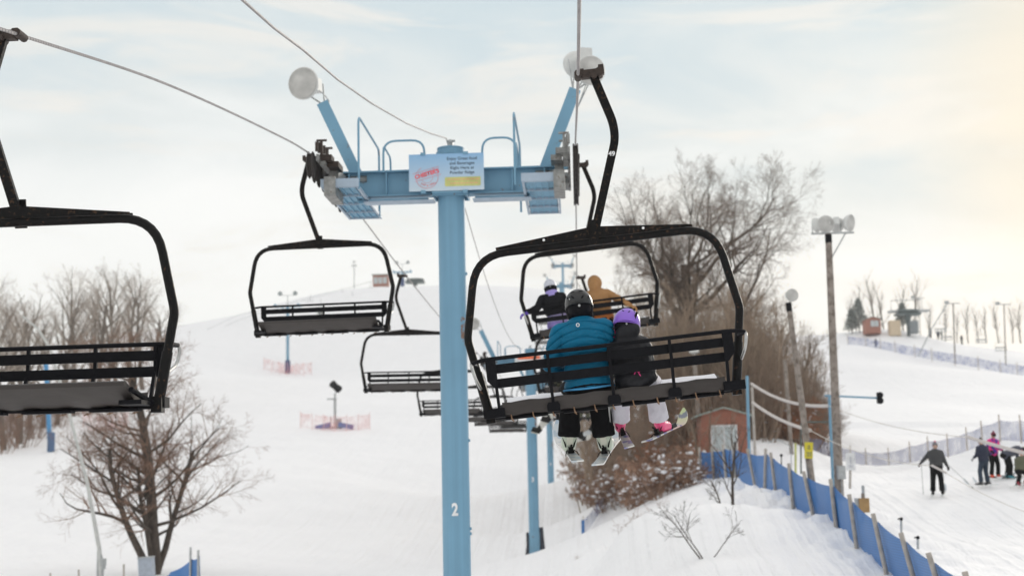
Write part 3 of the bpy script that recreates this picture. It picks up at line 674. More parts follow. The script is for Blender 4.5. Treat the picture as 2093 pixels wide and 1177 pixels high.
for k, D in enumerate((122, 137, 152, 168, 184, 202, 222)):
    new_chair(chair_matrix(LX, D, 0, True), 'tiny empty chair high on the left line near the crest', 'tiny chairs far up the left line', snow=False)

# ------------------------------------------------------------ people
skin_m = mat('skin', (.52, .33, .25), .6)
def cloth(name, c, **k): return mat(name, c, k.pop('rough', .75), 0, k.pop('var', .08), k.pop('vscale', 5), k.pop('bump', .3), k.pop('bscale', 22), **k)
def L_(a, b, t): return Vector(a).lerp(Vector(b), t)
def hand_shapes(mb, wrist, d, palm, s=1.0, curl=.5, side=1, fat=1.0):
    """palm, four unequal bent fingers and a thumb leaving the side of the palm"""
    d = Vector(d).normalized(); n = Vector(palm).normalized(); n = (n - d*n.dot(d)).normalized(); x = d.cross(n)*side
    w0 = Vector(wrist)
    for q in (-.025, -.008, .009, .026): mb.cap(w0 + d*.01 + x*q*.6*s, w0 + d*.085*s + x*q*s, .014*s*fat, .0125*s*fat, 8)
    for q, L in ((-.030, .062), (-.010, .075), (.010, .080), (.029, .070)):
        a = w0 + d*.088*s + x*q*s; b = a + (d*math.cos(curl*.8) + n*math.sin(curl*.8))*L*.5*s; c = b + (d*math.cos(curl*1.9) + n*math.sin(curl*1.9))*L*.5*s
        mb.cap(a, b, .0098*s*fat, .009*s*fat, 8); mb.cap(b, c, .009*s*fat, .0078*s*fat, 8)
    a = w0 + d*.03*s + x*.028*s; b = a + (d*.6 + x*.7 + n*.3).normalized()*.035*s; c = b + (d*.85 + x*.2 + n*.5).normalized()*.032*s
    mb.cap(a, b, .013*s*fat, .0105*s*fat, 8); mb.cap(b, c, .0105*s*fat, .009*s*fat, 8)
def torso_shapes(mb, pel, neck, s, grow=0.0, fat=1.0, side=Vector((1, 0, 0)), fwd=Vector((0, 1, 0)), t0=0, t1=1.0):
    up = (Vector(neck)-Vector(pel)).normalized(); sd = (side - up*side.dot(up)).normalized(); fw = up.cross(sd)*-1
    fw = sd.cross(up)*-1 if fw.dot(fwd) < 0 else fw
    Rm = Matrix((sd, fw, up)).transposed()
    prof = [(0.0, .165, .125), (.12, .165, .125), (.27, .155, .115), (.42, .16, .12), (.57, .175, .13), (.70, .19, .13), (.82, .185, .12), (.91, .13, .095)]
    for (t, rx, ry) in prof:
        if t0 <= t <= t1: mb.ball(L_(pel, neck, t), ((rx*s*fat+grow), (ry*s*fat+grow), .10*s+grow*.6), 18, 12, Rm)
    return sd, fw, up
def make_person(label, Mx, J, C, s=1.0, vox=.012, near=False, group=None, cat='person', quilt=None, fat=1.0, extra=None, facing=(0, 1, 0), hood_up=False, hood_down=False, head_gear='helmet', hem=None):
    """J: joints in the frame of Mx: pel, neck, head, shL, elL, wrL, shR.., hipL, knL, anL, toeL.. ; C: colours"""
    J = {k: Vector(v) for k, v in J.items()}
    inv_base = J['pel'].copy()
    B = Mx @ Matrix.Translation(inv_base)
    t = empty('person', Mx=B, label=label, cat=cat, group=group)
    off = -inv_base
    J = {k: v + off for k, v in J.items()}
    fw = Vector(facing).normalized()
    sd = (J['shR'] - J['shL']).normalized()
    hup = (J['head'] - J['neck']).normalized()
    hs = sd - hup*sd.dot(hup); hs.normalize(); hf = hup.cross(hs); 
    hf = J.get('look', hf) if False else hf
    if 'look' in C: 
        hf = Vector(C['look']).normalized(); hs = hf.cross(hup).normalized(); hf = hup.cross(hs)
    HR = Matrix((hs, hf, hup)).transposed()
    hd = J['head']
    # body: one continuous surface
    b = MB()
    torso_shapes(b, J['pel'], J['neck'], s, -.018, fat, sd, fw)
    b.cap(L_(J['pel'], J['neck'], .9), hd - hup*.06*s, .058*s, .055*s)
    b.ball(hd, (.076*s, .095*s, .115*s), 18, 14, HR); b.ball(hd - hup*.055*s + hf*.03*s, (.055*s, .062*s, .055*s), 14, 10, HR)
    b.cap(hd + hf*.09*s + hup*.01*s, hd + hf*.113*s - hup*.022*s, .009*s, .014*s, 8)
    b.cap(hd + hf*.088*s - hup*.052*s + hs*.018*s, hd + hf*.088*s - hup*.052*s - hs*.018*s, .008*s, .008*s, 8)
    for q in (-1, 1): b.ball(hd + hs*q*.078*s - hup*.012*s, (.012*s, .02*s, .032*s), 8, 8, HR)
    for S in 'LR':
        b.cap(L_(J['neck'], J['sh'+S], .3), J['sh'+S], .055*s, .055*s); b.cap(J['sh'+S], J['el'+S], .05*s, .042*s); b.cap(J['el'+S], J['wr'+S], .042*s, .028*s)
        dd = (J['wr'+S]-J['el'+S]).normalized()
        hand_shapes(b, J['wr'+S] + dd*.015, dd, C.get('palm'+S, (0, 0, -1)), s, C.get('curl', .6), -1 if S == 'R' else 1)
        b.cap(J['hip'+S], J['kn'+S], .085*s, .06*s); b.cap(J['kn'+S], J['an'+S], .055*s, .038*s); b.cap(J['an'+S], J['toe'+S], .042*s, .035*s)
    bo = link('body', blob(b, 'body', [skin_m], max(vox*.8, .009), 2), t)
    if near:
        for q in (-1, 1):
            e_ = MB(); e_.ball(hd + hf*.083*s + hs*q*.032*s + hup*.012*s, .012*s, 10, 8); e_.build('eye', M['white'], bo)
    # trousers
    p = MB(); g = .025
    hk = C.get('hipk', 1.0); p.ball(J['pel'], (.185*s*fat*hk, .15*s*fat*hk, .125*s), 18, 12)
    for S in 'LR':
        hem_pt = L_(J['kn'+S], J['an'+S], C.get('cuff', .93)); k = C.get('leg', 1.0)
        p.cap(J['hip'+S], J['kn'+S], .108*s*k, .088*s*k, 16); p.tube([J['kn'+S], L_(J['kn'+S], J['an'+S], .5), hem_pt], [.085*s*k, .083*s*k, .092*s*k], 18); p.ball(J['kn'+S], .088*s*k, 14, 10)
    wr = lambda co, n: .006*noise.noise(co*16) + .004*noise.noise(co*38)
    link('trousers', blob(p, 'trousers', [C['pants']], vox, 2, wr), t)
    # jacket
    j = MB(); hem0 = hem if hem is not None else 0.0
    torso_shapes(j, J['pel'], J['neck'], s, .028, fat, sd, fw, t0=hem0)
    for S in 'LR':
        j.cap(L_(J['neck'], J['sh'+S], .35) - hup*.03*s, J['sh'+S], .085*s, .082*s, 16); j.cap(J['sh'+S], J['el'+S], .080*s, .070*s, 16)
        j.tube([J['el'+S], L_(J['el'+S], J['wr'+S], .95)], [.070*s, .052*s], 16); j.ball(J['el'+S], .070*s, 14, 10)
    upv = (J['neck']-J['pel']).normalized()
    if C.get('collar', True): j.tube([L_(J['pel'], J['neck'], .90), J['neck'] + hup*.055*s], [.105*s, .078*s], 18)
    if hood_up:
        j.ball(hd - hf*.03*s + hup*.005, (.132*s, .145*s, .148*s), 18, 14, HR); j.ball(hd - hf*.11*s - hup*.08*s, (.10*s, .07*s, .11*s), 14, 10, HR); j.cap(J['neck'], hd - hup*.05*s - hf*.02*s, .095*s, .105*s)
    if hood_down:
        j.ball(J['neck'] - hf*.11*s + upv*.055*s + sd*.03, (.165*s, .10*s, .115*s), 16, 12, Matrix.Rotation(R(-20), 3, 'Y')); j.ball(J['neck'] - hf*.12*s - upv*.07*s, (.15*s, .08*s, .12*s), 16, 12)
        j.ball(J['neck'] - hf*.05*s + upv*.10*s + sd*.02, (.12*s, .08*s, .06*s), 16, 12)
    ns = (J['neck'] - J['pel'])
    def dq(co, n):
        d = .007*noise.noise(co*9) + .004*noise.noise(co*26)
        if quilt:
            xx = co.x - J['pel'].x; h = (co - J['pel']).dot(upv)
            if h > ns.length + .02: return d*.4
            ph = (h + 1.0*xx*xx*(1.2 if h > .35 else .5) + .006*noise.noise(co*8))/quilt
            fr_ = abs((ph % 1.0) - .5)*2; d = d*.5 + .007*math.sqrt(max(0, 1-fr_*fr_)) - .015*math.exp(-((1-fr_)/.17)**2)
            # sleeve seams
        return d
    jm = [C['jacket']] + ([C['jacket2']] if 'jacket2' in C else [])
    jme = blob(j, 'jacket', jm, vox*(.6 if quilt else 1), 2 if not quilt else 4, dq)
    if 'jacket2' in C:
        for pl_ in jme.polygons:
            if pl_.center.z < C['split']: pl_.material_index = 1
    jo = link('jacket', jme, t)
    if 'hemline' in C:
        hb = MB(); c0 = J['pel'] + upv*(C['split']-.012)
        pts = [c0 + sd*math.cos(a)*(.185*s*fat+.018) + fw*math.sin(a)*(.135*s*fat+.022) + upv*(.012*abs(math.cos(a))**2) for a in np.linspace(0, 2*math.pi, 40)]
        hb.tube(pts, .009, 6, caps=False); hb.build('jacket_hem', C['hemline'], jo)
    # gloves and boots
    for S in 'LR':
        dd = (J['wr'+S]-J['el'+S]).normalized(); gb = MB(); gb.cap(J['wr'+S] - dd*.05*s, J['wr'+S] + dd*.01, .047*s, .038*s)
        hand_shapes(gb, J['wr'+S] + dd*.015, dd, C.get('palm'+S, (0, 0, -1)), s*1.06, C.get('curl', .6), -1 if S == 'R' else 1, 1.45)
        link('glove', blob(gb, 'glove', [C['glove']], min(vox, .010), 1), t)
        bb = MB(); an, to = J['an'+S], J['toe'+S]; sh_ = (an - J['kn'+S]).normalized(); k = C.get('boot_k', 1.0)
        top = an - sh_*.16*s; bb.cap(top, an, .062*s*k, .055*s*k); bb.cap(an, to, .055*s*k, .045*s*k); bb.cap(an + sh_*.035*s, to + sh_*.02*s, .050*s*k, .042*s*k)
        bm_ = blob(bb, 'boot', [C['boot']], max(vox, .012), 1)
        boo = link('boot', bm_, t)
        if near:
            bk = MB(); f_ = (to - an).normalized(); bs_ = f_.cross(sh_).normalized()
            Rm = Matrix((bs_, -f_, -sh_)).transposed()
            # rear spine of the boot and buckles
            bk.box(an - sh_*.055*s - f_*.060*s, (.058*s, .03*s, .19*s), Rm); bk.build('boot_spine', C.get('spine', C['boot']), boo)
            for q in (-1, 1): bk = MB(); bk.tube([an - f_*.03*s + bs_*q*.060*s - sh_*.03*s, an - f_*.075*s + bs_*q*.035*s + sh_*.06*s], .007*s, 6); bk.build('boot_strap', M['black'], boo)
    # head gear
    if head_gear == 'helmet':
        h = MB(); hc = hd + hup*.015*s - hf*.008*s; k = C.get('helm', 1.0)
        h.ball(hc, (.117*s*k, .138*s*k, .128*s*k), 28, 16, HR @ Matrix.Rotation(R(C.get('htilt', -6)), 3, 'X'), 0, 0, R(104))
        h.tube([hc + (hs*math.cos(a)*.116*k + hf*math.sin(a)*.137*k)*s - hup*(.028-.0*math.sin(a))*s for a in np.linspace(0, 2*math.pi, 36)], .006*s, 6, caps=False)
        if near:
            for (az, el, an_, L) in C.get('vents', []):
                d_ = (-hf*math.cos(R(az)) + hs*math.sin(R(az)))*math.cos(R(el)) + hup*math.sin(R(el))
                pt = hc + Vector((0, 0, 0)) + (HR @ Vector(((HR.transposed() @ d_).x*.117*k*s, (HR.transposed() @ d_).y*.138*k*s, (HR.transposed() @ d_).z*.128*k*s)))
                e1 = d_.cross(hup).normalized(); e2 = e1.cross(d_)
                ex = e1*math.cos(R(an_)) + e2*math.sin(R(an_)); ez = d_.cross(ex)
                h.ball(pt, (L*s, .0045*s, .0075*s), 12, 8, Matrix((ex, d_, ez)).transposed(), 1)
        ho = h.build('helmet', [C['helmet'], M['slat']], t)
        l = MB(); l.ball(hd - hup*.02*s - hf*.006, (.104*s*k, .122*s*k, .105*s*k), 20, 14, HR); l.cap(hd - hup*.09*s + hs*.085*s, hd - hup*.02*s + hs*.09*s, .03*s, .035*s, 10); l.cap(hd - hup*.09*s - hs*.085*s, hd - hup*.02*s - hs*.09*s, .03*s, .035*s, 10)
        # keep the face open: push the liner behind the face plane
        l.v = [tuple(Vector(v) - hf*max(0, (Vector(v)-hd).dot(hf) - .045*s)) for v in l.v]
        l.build('helmet_liner', C.get('liner', M['slat']), ho)
        if near:
            l = MB(); l.tube([hc - hf*.138*k*s - hup*.055*s + hf*.012, hc - hf*.150*k*s*.93 - hup*.055*s], .011*s, 12); l.build('helmet_badge', M['silver'], ho)
    elif head_gear == 'beanie':
        h = MB(); h.ball(hd + hup*.02*s, (.092*s, .108*s, .118*s), 18, 12, HR, 0, 0, R(95)); h.ball(hd + hup*.155*s, .032*s, 10, 8, mi=1); h.build('knit_hat', [C['helmet'], C.get('bobble', C['helmet'])], t)
    if head_gear and C.get('goggles', True):
        gg = MB(); gg.tube([hd + (hs*math.sin(a)*.082 + hf*math.cos(a)*.108)*s + hup*.015*s for a in np.linspace(-1.1, 1.1, 12)], .001, sq=(.03*s, .075*s), up=hup)
        gg.build('goggles', C.get('gog', M['black']), t)
    if hood_up is False and not head_gear:
        pass
    if extra: extra(t, J, hs, hf, hup, HR)
    return t
def ski_mat(name, base, c1, c2):
    m = mat(name, base, .3, 0, .05, 3, col2=c1, c2=(.52, .56), c2scale=9); return m
def make_ski(name, tail, tip, up, wid, mats, label, cat, group=None, board=False, thick=.014):
    """tail/tip world points; curved shovel, side-cut, bindings as parts"""
    tail, tip, up = Vector(tail), Vector(tip), Vector(up); d = (tip-tail); L = d.length; d.normalize(); x = d.cross(up).normalized(); n = x.cross(d).normalized()
    Mx = Matrix.Translation(tail.lerp(tip, .42)) @ Matrix((x, d, n)).transposed().to_4x4()
    t = empty(name, Mx=Mx, label=label, cat=cat, group=group)
    o = MB(); vs = []; K = 26
    for i in range(K+1):
        u = i/K; y = (u-.42)*L
        wsc = .93 - .30*math.sin(math.pi*min(u/.9, 1)) + (.18*u)
        if u > .86: wsc *= math.sqrt(max(0.02, 1-((u-.86)/.14)**2.2))
        if board and u < .12: wsc *= math.sqrt(max(.03, 1-((.12-u)/.12)**2))
        z = 0
        if u > .80: z = ((u-.80)/.20)**1.7*.13*min(L, 1.6)
        if board and u < .14: z = ((.14-u)/.14)**1.7*.08
        elif u < .04: z = .006
        w_ = wid*wsc/2
        vs += [(-w_, y, z+thick), (w_, y, z+thick), (w_, y, z), (-w_, y, z)]
    fs = [(i*4+k, i*4+(k+1)%4, (i+1)*4+(k+1)%4, (i+1)*4+k) for i in range(K) for k in range(4)] + [(0,1,2,3), (K*4, K*4+3, K*4+2, K*4+1)]
    o.add(vs, fs); o.build('deck' if board else 'ski_body', mats[0], t, ang=50)
    if board:
        for yy in (-.2, .28):
            b = MB(); b.box((0, yy, .03), (wid*.95, .16, .03)); b.box((wid*.36, yy, .12), (.03, .12, .17)); b.tube(round_path([(-wid*.3, yy-.03, .04), (-wid*.3, yy-.03, .15), (wid*.3, yy-.03, .15), (wid*.3, yy-.03, .04)], .06), .02, 6); b.build('binding', M['black'], t)
    else:
        b = MB(); b.box((0, -.12, thick+.014), (wid*.5, .10, .022)); b.box((0, -.15, thick+.04), (wid*.36, .04, .045)); b.tube([(0, -.16, thick+.05), (0, -.21, thick+.09)], .009, 8)
        for q in (-1, 1): b.tube([(q*wid*.30, -.10, thick+.02), (q*wid*.42, -.18, thick+.015), (q*wid*.5, -.22, thick-.01)], .0045, 6)
        b.build('heel_binding', M['black'], t)
        b = MB(); b.box((0, .19, thick+.02), (wid*.75, .11, .04)); b.build('toe_binding', M['black'], t)
    return t, Mx, L
def seat_pose(x, s=1.0, lean=0.0, fwd_lean=0.02, spread=.12, shw=.19, pz=-2.93, H=.56):
    n = Vector((x+lean, .06+fwd_lean, pz + H*s)); J = {'pel': (x, .10, pz), 'neck': n, 'head': n + Vector((lean*.25, .03, .155*s))}
    for S, q in (('L', -1), ('R', 1)):
        sh = n + Vector((q*shw*s, -.01, -.06*s)); J['sh'+S] = sh
        J['el'+S] = sh + Vector((q*.06*s, .10, -.27*s)); J['wr'+S] = J['el'+S] + Vector((-q*.07*s, .24*s, -.02*s))
        J['hip'+S] = Vector((x+q*.09*s, .13, pz-.01)); J['kn'+S] = Vector((x+q*spread*s, .13+.44*s, pz+.03)); J['an'+S] = Vector((x+q*spread*1.05*s, .17+.46*s, pz-.40*s)); J['toe'+S] = Vector((x+q*spread*1.2*s, .17+.62*s, pz-.46*s))
    return J
def feet_on(J, Mx, S, ski, s=1.0):
    t, SM, L = ski; inv = Mx.inverted()
    J['an'+S] = inv @ (SM @ Vector((0, -.05*s, .115*s))); J['toe'+S] = inv @ (SM @ Vector((0, .14*s, .07*s)))
    J['kn'+S] = Vector(J['kn'+S]); 
def ski_at(px0, py0, D0, px1, py1, D1, wid, mats, label, name='ski', cat='ski', group=None, up=(0, 0, 1), board=False):
    return make_ski(name, P(px0, py0, D0), P(px1, py1, D1), up, wid, mats, label, cat, group, board)
rollup = Vector((-.08, 0, 1))
m_ski1 = [ski_mat('ski_white_graphic', (.74, .74, .71), (.52, .58, .62), 0)]; m_ski2 = [ski_mat('ski_child_graphic', (.62, .60, .56), (.22, .22, .42), 0)]
def tint_ski(m, tipcol, midcol):
    t = m.node_tree; B = t.nodes['Principled BSDF']; src = B.inputs['Base Color'].links[0].from_socket; tcn = t.nodes['Texture Coordinate']; sp = t.nodes.new('ShaderNodeSeparateXYZ'); t.links.new(tcn.outputs['Generated'], sp.inputs[0])
    r_ = t.nodes.new('ShaderNodeValToRGB'); e = r_.color_ramp.elements; e[0].position = .0; e[0].color = (1, 1, 1, 1); e[1].position = 1; e[1].color = (*tipcol, 1); k = e.new(.35); k.color = (1, 1, 1, 1); k = e.new(.5); k.color = (*midcol, 1); k = e.new(.72); k.color = (*midcol, 1)
    t.links.new(sp.outputs[1], r_.inputs[0]); mx = t.nodes.new('ShaderNodeMix'); mx.data_type = 'RGBA'; mx.blend_type = 'MULTIPLY'; mx.inputs[0].default_value = 1; t.links.new(src, mx.inputs[6]); t.links.new(r_.outputs[0], mx.inputs[7]); t.links.new(mx.outputs[2], B.inputs['Base Color'])
tint_ski(m_ski1[0], (.75, .85, .95), (1, .93, .9)); tint_ski(m_ski2[0], (.80, 1.0, .55), (1.0, .75, .72))
sA1 = ski_at(1181, 945, 13.35, 1142, 897, 14.75, .125, m_ski1, 'white patterned ski on the left foot of the adult in blue', group='skis on the two riders of chair 49', up=rollup)
sA2 = ski_at(1222, 952, 13.30, 1264, 889, 14.85, .125, m_ski1, 'white patterned ski on the right foot of the adult in blue', group='skis on the two riders of chair 49', up=rollup)
sC1 = ski_at(1287, 916, 13.45, 1251, 843, 14.75, .105, m_ski2, 'short ski with purple tail on the left foot of the child', group='skis on the two riders of chair 49', up=(-.25, 0, 1))
sC2 = ski_at(1321, 904, 13.55, 1406, 862, 14.45, .105, m_ski2, 'short ski angled out to the right on the right foot of the child', group='skis on the two riders of chair 49', up=(-.3, -.15, 1))
# adult
def surf_point(t, px, py):
    """point on the back of the jacket under a pixel, in the frame of the person"""
    jk = [c for c in t.children if c.name.startswith('jacket')][0].data
    inv = t.matrix_world.inverted(); best = None
    a = inv @ Vector((0, 0, CZ)); d = (inv @ P(px, py, 13.0) - a).normalized()
    for v in jk.vertices:
        q = v.co - a; al = q.dot(d); r = (q - d*al).length
        if r < .02 and (best is None or al < best): best = al
    return a + d*((best or 12.9) - .012)
J = seat_pose(-.215, 1.06, .0, .0, .13, .195, -2.93, .545)
feet_on(J, M49, 'L', sA1); feet_on(J, M49, 'R', sA2)
J['knL'] = Vector((-.39, .60, -2.93)); J['knR'] = Vector((-.13, .60, -2.93))
J['elL'] = Vector((-.55, .06, -2.70)); J['wrL'] = Vector((-.42, .32, -2.74)); J['elR'] = Vector((.02, .10, -2.69)); J['wrR'] = Vector((-.02, .36, -2.70))
blue_j = cloth('teal_blue_down_jacket', srgb(0, 100, 134), rough=.6, spec=.2, var=.07, bump=.25, bscale=35)
blk_p = cloth('black_ski_trousers', (.007, .007, .008), rough=.9, spec=.12); blk_m = cloth('black_shell', (.008, .008, .010), bump=.4, rough=.8, spec=.2)
C = dict(jacket=blue_j, pants=blk_p, glove=cloth('black_glove', (.02, .02, .02)), boot=cloth('pale_green_boot', (.50, .56, .46), rough=.35), spine=cloth('cream_boot_spine', (.62, .62, .52), rough=.35), boot_k=1.32,
         helmet=mat('black_helmet_shell', (.018, .018, .018), .28, 0, .1, 5), cuff=.90, leg=1.16, helm=1.06, curl=.7, hemline=cloth('light_blue_piping', srgb(70, 150, 200)), jacket2=blk_p, split=-.03,
         vents=[(-28, 40, 0, .022), (18, 40, 0, .022), (-52, 18, 50, .02), (-24, 14, 45, .022), (18, 10, -50, .022), (48, 12, -60, .024)])
def adult_extra(t, J, hs, hf, hup, HR):
    bpy.context.view_layer.update(); n = surf_point(t, 1181, 664); mb = MB()
    pts = [n + Vector((.014*math.cos(a), .0, .014*math.sin(a))) for a in np.linspace(0, 2*math.pi, 17)]
    mb.tube(pts, .004, 6, caps=False); mb.build('round_logo', M['white'], t)
    h = J['head']; mb = MB(); mb.box(h - hf*.118 - hs*.068 + hup*.04, (.036, .008, .020), HR @ Matrix.Rotation(R(28), 3, 'Z') @ Matrix.Rotation(R(-14), 3, 'Y')); mb.build('helmet_sticker', M['white'], t)
    mb = MB(); mb.ball(h + hup*.125 + hs*.03, (.05, .045, .022), 14, 8, HR); mb.build('helmet_crown_patch', M['white'], t)
make_person('adult in a teal blue quilted jacket and black helmet on chair 49', M49, J, C, 1.06, .012, True, 'riders on the chairlift', quilt=.074, fat=1.12, extra=adult_extra, hem=.0)
# child
J = seat_pose(.20, .72, -.09, .0, .17, .17, -2.97, .56*.95/.72*.72)
J['pel'] = (.235, .06, -2.95); J['neck'] = Vector((.175, .05, -2.555)); J['head'] = Vector((.205, .07, -2.415))
for S, q in (('L', -1), ('R', 1)):
    J['sh'+S] = Vector((.175+q*.135, .05, -2.61)); J['hip'+S] = Vector((.235+q*.07, .09, -2.97))
J['elL'] = Vector((.0, .12, -2.66)); J['wrL'] = Vector((.03, .30, -2.50)); J['elR'] = Vector((.37, .10, -2.76)); J['wrR'] = Vector((.30, .28, -2.80))
feet_on(J, M49, 'L', sC1, .8); feet_on(J, M49, 'R', sC2, .8)
J['knL'] = Vector((.10, .48, -2.96)); J['knR'] = Vector((.40, .47, -2.96))
wh_p = cloth('white_ski_trousers', (.62, .60, .66))
C = dict(jacket=cloth('black_puffy_jacket', (.007, .007, .010), rough=.55, bump=.6, bscale=14, spec=.3), pants=wh_p, glove=cloth('pink_glove', srgb(235, 70, 140)), boot=cloth('pink_boot', srgb(235, 85, 135), rough=.35), spine=M['black'], boot_k=1.32, leg=1.36, cuff=.86, hipk=.75,
         helmet=mat('purple_helmet_shell', srgb(140, 100, 205), .3, 0, .05, 4), helm=1.40, htilt=-10, curl=.9, goggles=True, gog=cloth('pink_goggles', srgb(240, 80, 150)), vents=[(-26, 40, 35, .026), (8, 36, -55, .022), (44, 48, -80, .036)])
def child_extra(t, J, hs, hf, hup, HR):
    mb = MB(); n = J['neck']
    mb.tube([n + Vector((-.09, .07, .03)), n + Vector((-.16, .0, .045)), n + Vector((-.235, -.02, .02))], [.04, .038, .025], 10); mb.tube([n + Vector((-.06, .06, .10)), n + Vector((-.10, .05, .04))], .03, 10)
    mb.build('pink_neck_warmer', C['glove'], t)
    bpy.context.view_layer.update(); mb = MB(); o = surf_point(t, 1299, 760); k = Matrix.Rotation(R(24), 3, 'Y')
    for seg in ([(-.045, -.02), (-.03, .035)], [(-.005, -.025), (.005, .04)], [(-.05, .0), (.02, .012)], [(.005, .04), (.04, .035), (.03, .0), (.055, -.02)], [(-.0, .012), (.035, .005)]):
        mb.tube([o + k @ Vector((a, 0, b)) for a, b in seg], .0045, 6)
    mb.build('pink_jacket_lettering', C['glove'], t)
    mb = MB(); mb.box(J['head'] + hs*.075 - hf*.118 + hup*.055, (.022, .014, .085), HR @ Matrix.Rotation(R(18), 3, 'Y')); mb.build('goggle_clip', M['black'], t)
make_person('child in a purple helmet, black puffy jacket and white trousers on chair 49', M49, J, C, .78, .011, True, 'riders on the chairlift', fat=1.36, extra=child_extra, hood_down=True, hem=.0)
# poles of the adult (held across the lap)
mb = MB(); q = M49 @ Vector((-.02, .40, -2.72)); mb.tube([M49 @ Vector((.03, .30, -2.42)), q, M49 @ Vector((-.05, .62, -3.35))], .008, 6); pob = mb.build('pole_shaft', M['silver'])
pe = empty('ski_pole', Mx=Matrix.Translation(q), label='ski pole held upright between the adult and the child on chair 49', cat='ski pole')
pob.parent = pe; pob.matrix_parent_inverse = pe.matrix_world.inverted()
mb = MB(); a = M49 @ Vector((.03, .30, -2.42)); mb.tube([a - Vector((0, 0, .06)), a + Vector((.0, 0, .06))], .017, 8); g_ = mb.build('grip', M['black']); g_.parent = pe; g_.matrix_parent_inverse = pe.matrix_world.inverted()
# chair 2 riders
J = seat_pose(-.66, 1.0, -.05, .0, .13, .19, -2.92, .56); J['elL'] = Vector((-1.0, -.16, -2.60)); J['wrL'] = Vector((-1.20, -.12, -2.66))
make_person('rider in a white helmet and black jacket, left arm along the backrest', M2_, J, dict(jacket=blk_m, pants=cloth('lavender_trousers', srgb(150, 135, 205)), glove=cloth('purple_glove', srgb(110, 85, 190)), boot=blk_m, helmet=mat('white_helmet', (.66, .66, .72), .3, 0, .1, 20), collar=False), 1.0, .016, True, 'riders on the chairlift', fat=1.12, hem=.32,
  extra=lambda t, J, hs, hf, hup, HR: (lambda a: (a.tube([J['neck'] - hup*.05, J['neck'] + hup*.06], [.125, .115], 16), a.build('hoodie_collar', cloth('lavender_hoodie', srgb(165, 150, 215)), t)))(MB()) and (lambda a: (a.ball(J['pel'] + Vector((0, -.02, .10)), (.21, .16, .13), 16, 10), a.build('hoodie_hem', cloth('pale_lavender_hoodie', srgb(185, 175, 220)), t)))(MB()))
J = seat_pose(.17, 1.0, -.05, .0, .13, .20, -2.95, .54); J['elR'] = Vector((.50, -.10, -2.62)); J['wrR'] = Vector((.70, -.16, -2.76)); J['head'] = Vector(J['head']) + Vector((.02, .03, .0))
tan = cloth('tan_canvas_coat', srgb(166, 122, 76), bump=.4)
make_person('rider in a tan hooded canvas coat with the right arm over the backrest', M2_, J, dict(jacket=tan, jacket2=cloth('orange_canvas', srgb(165, 95, 40)), split=.16, pants=blk_p, glove=tan, boot=blk_m, look=(.5, 1, 0), collar=True, goggles=False), 1.02, .016, True, 'riders on the chairlift', fat=1.18, hood_up=True, head_gear=None, hem=.0)
# chair 3 and 4 riders with boards
bmat = [mat('board_white_print', (.62, .60, .55), .35, 0, .1, 3, col2=(.45, .38, .12), c2=(.58, .62), c2scale=5)]; bmat2 = [mat('board_grey_print', (.52, .53, .53), .35, 0, .1, 3)]
olive = cloth('olive_trousers', (.10, .10, .06)); orange = cloth('orange_jacket', (.7, .2, .05)); navy = cloth('navy_jacket', (.015, .02, .045)); teal = cloth('teal_boot', (.03, .35, .45))
hb_ = mat('grey_helmet', (.2, .2, .2), .3)
def rider(Mx, x, jacket, pants, label, boot=blk_m, hel=hb_, lean=0, vox=.022):
    J = seat_pose(x, 1.0, lean, 0, .13, .19, -2.92, .56)
    return make_person(label, Mx, J, dict(jacket=jacket, pants=pants, glove=blk_m, boot=boot, helmet=hel), 1.0, vox, False, 'riders on the chairlift', fat=1.12), J
rider(M3_, -.72, blk_m, olive, 'snowboarder in a black jacket and teal boots on the third chair, left of the adult', boot=teal, lean=-.12)
rider(M3_, .05, navy, blk_p, 'snowboarder in a navy jacket hidden behind the adult, only the dangling legs showing')
rider(M3_, .72, olive, blk_p, 'snowboarder in an olive jacket hidden behind the child, only the dangling legs showing')
BG = 'snowboards hanging from the third chair'
ski_at(1090, 889, 40.0, 1126, 848, 40.5, .30, bmat, 'white snowboard with yellow marks hanging left of the adult trousers', 'snowboard', 'snowboard', BG, (-.4, -1, .6), True)
ski_at(1174, 896, 40.1, 1226, 874, 40.5, .26, bmat2, 'pale grey snowboard edge seen between the two trouser legs of the adult', 'snowboard', 'snowboard', BG, (-.2, -.7, .8), True)
rider(M4_, -.70, navy, blk_p, 'rider in a navy jacket on the fourth chair, seen below the seat of chair 49')
rider(M4_, .15, orange, olive, 'rider in an orange jacket on the fourth chair, a speck between the adult legs')
ski_at(1160, 905, 53.5, 1205, 893, 54.2, .28, bmat, 'small white snowboard on the fourth chair low between the adult ski boots', 'snowboard', 'snowboard', None, (-.2, -.8, .6), True)

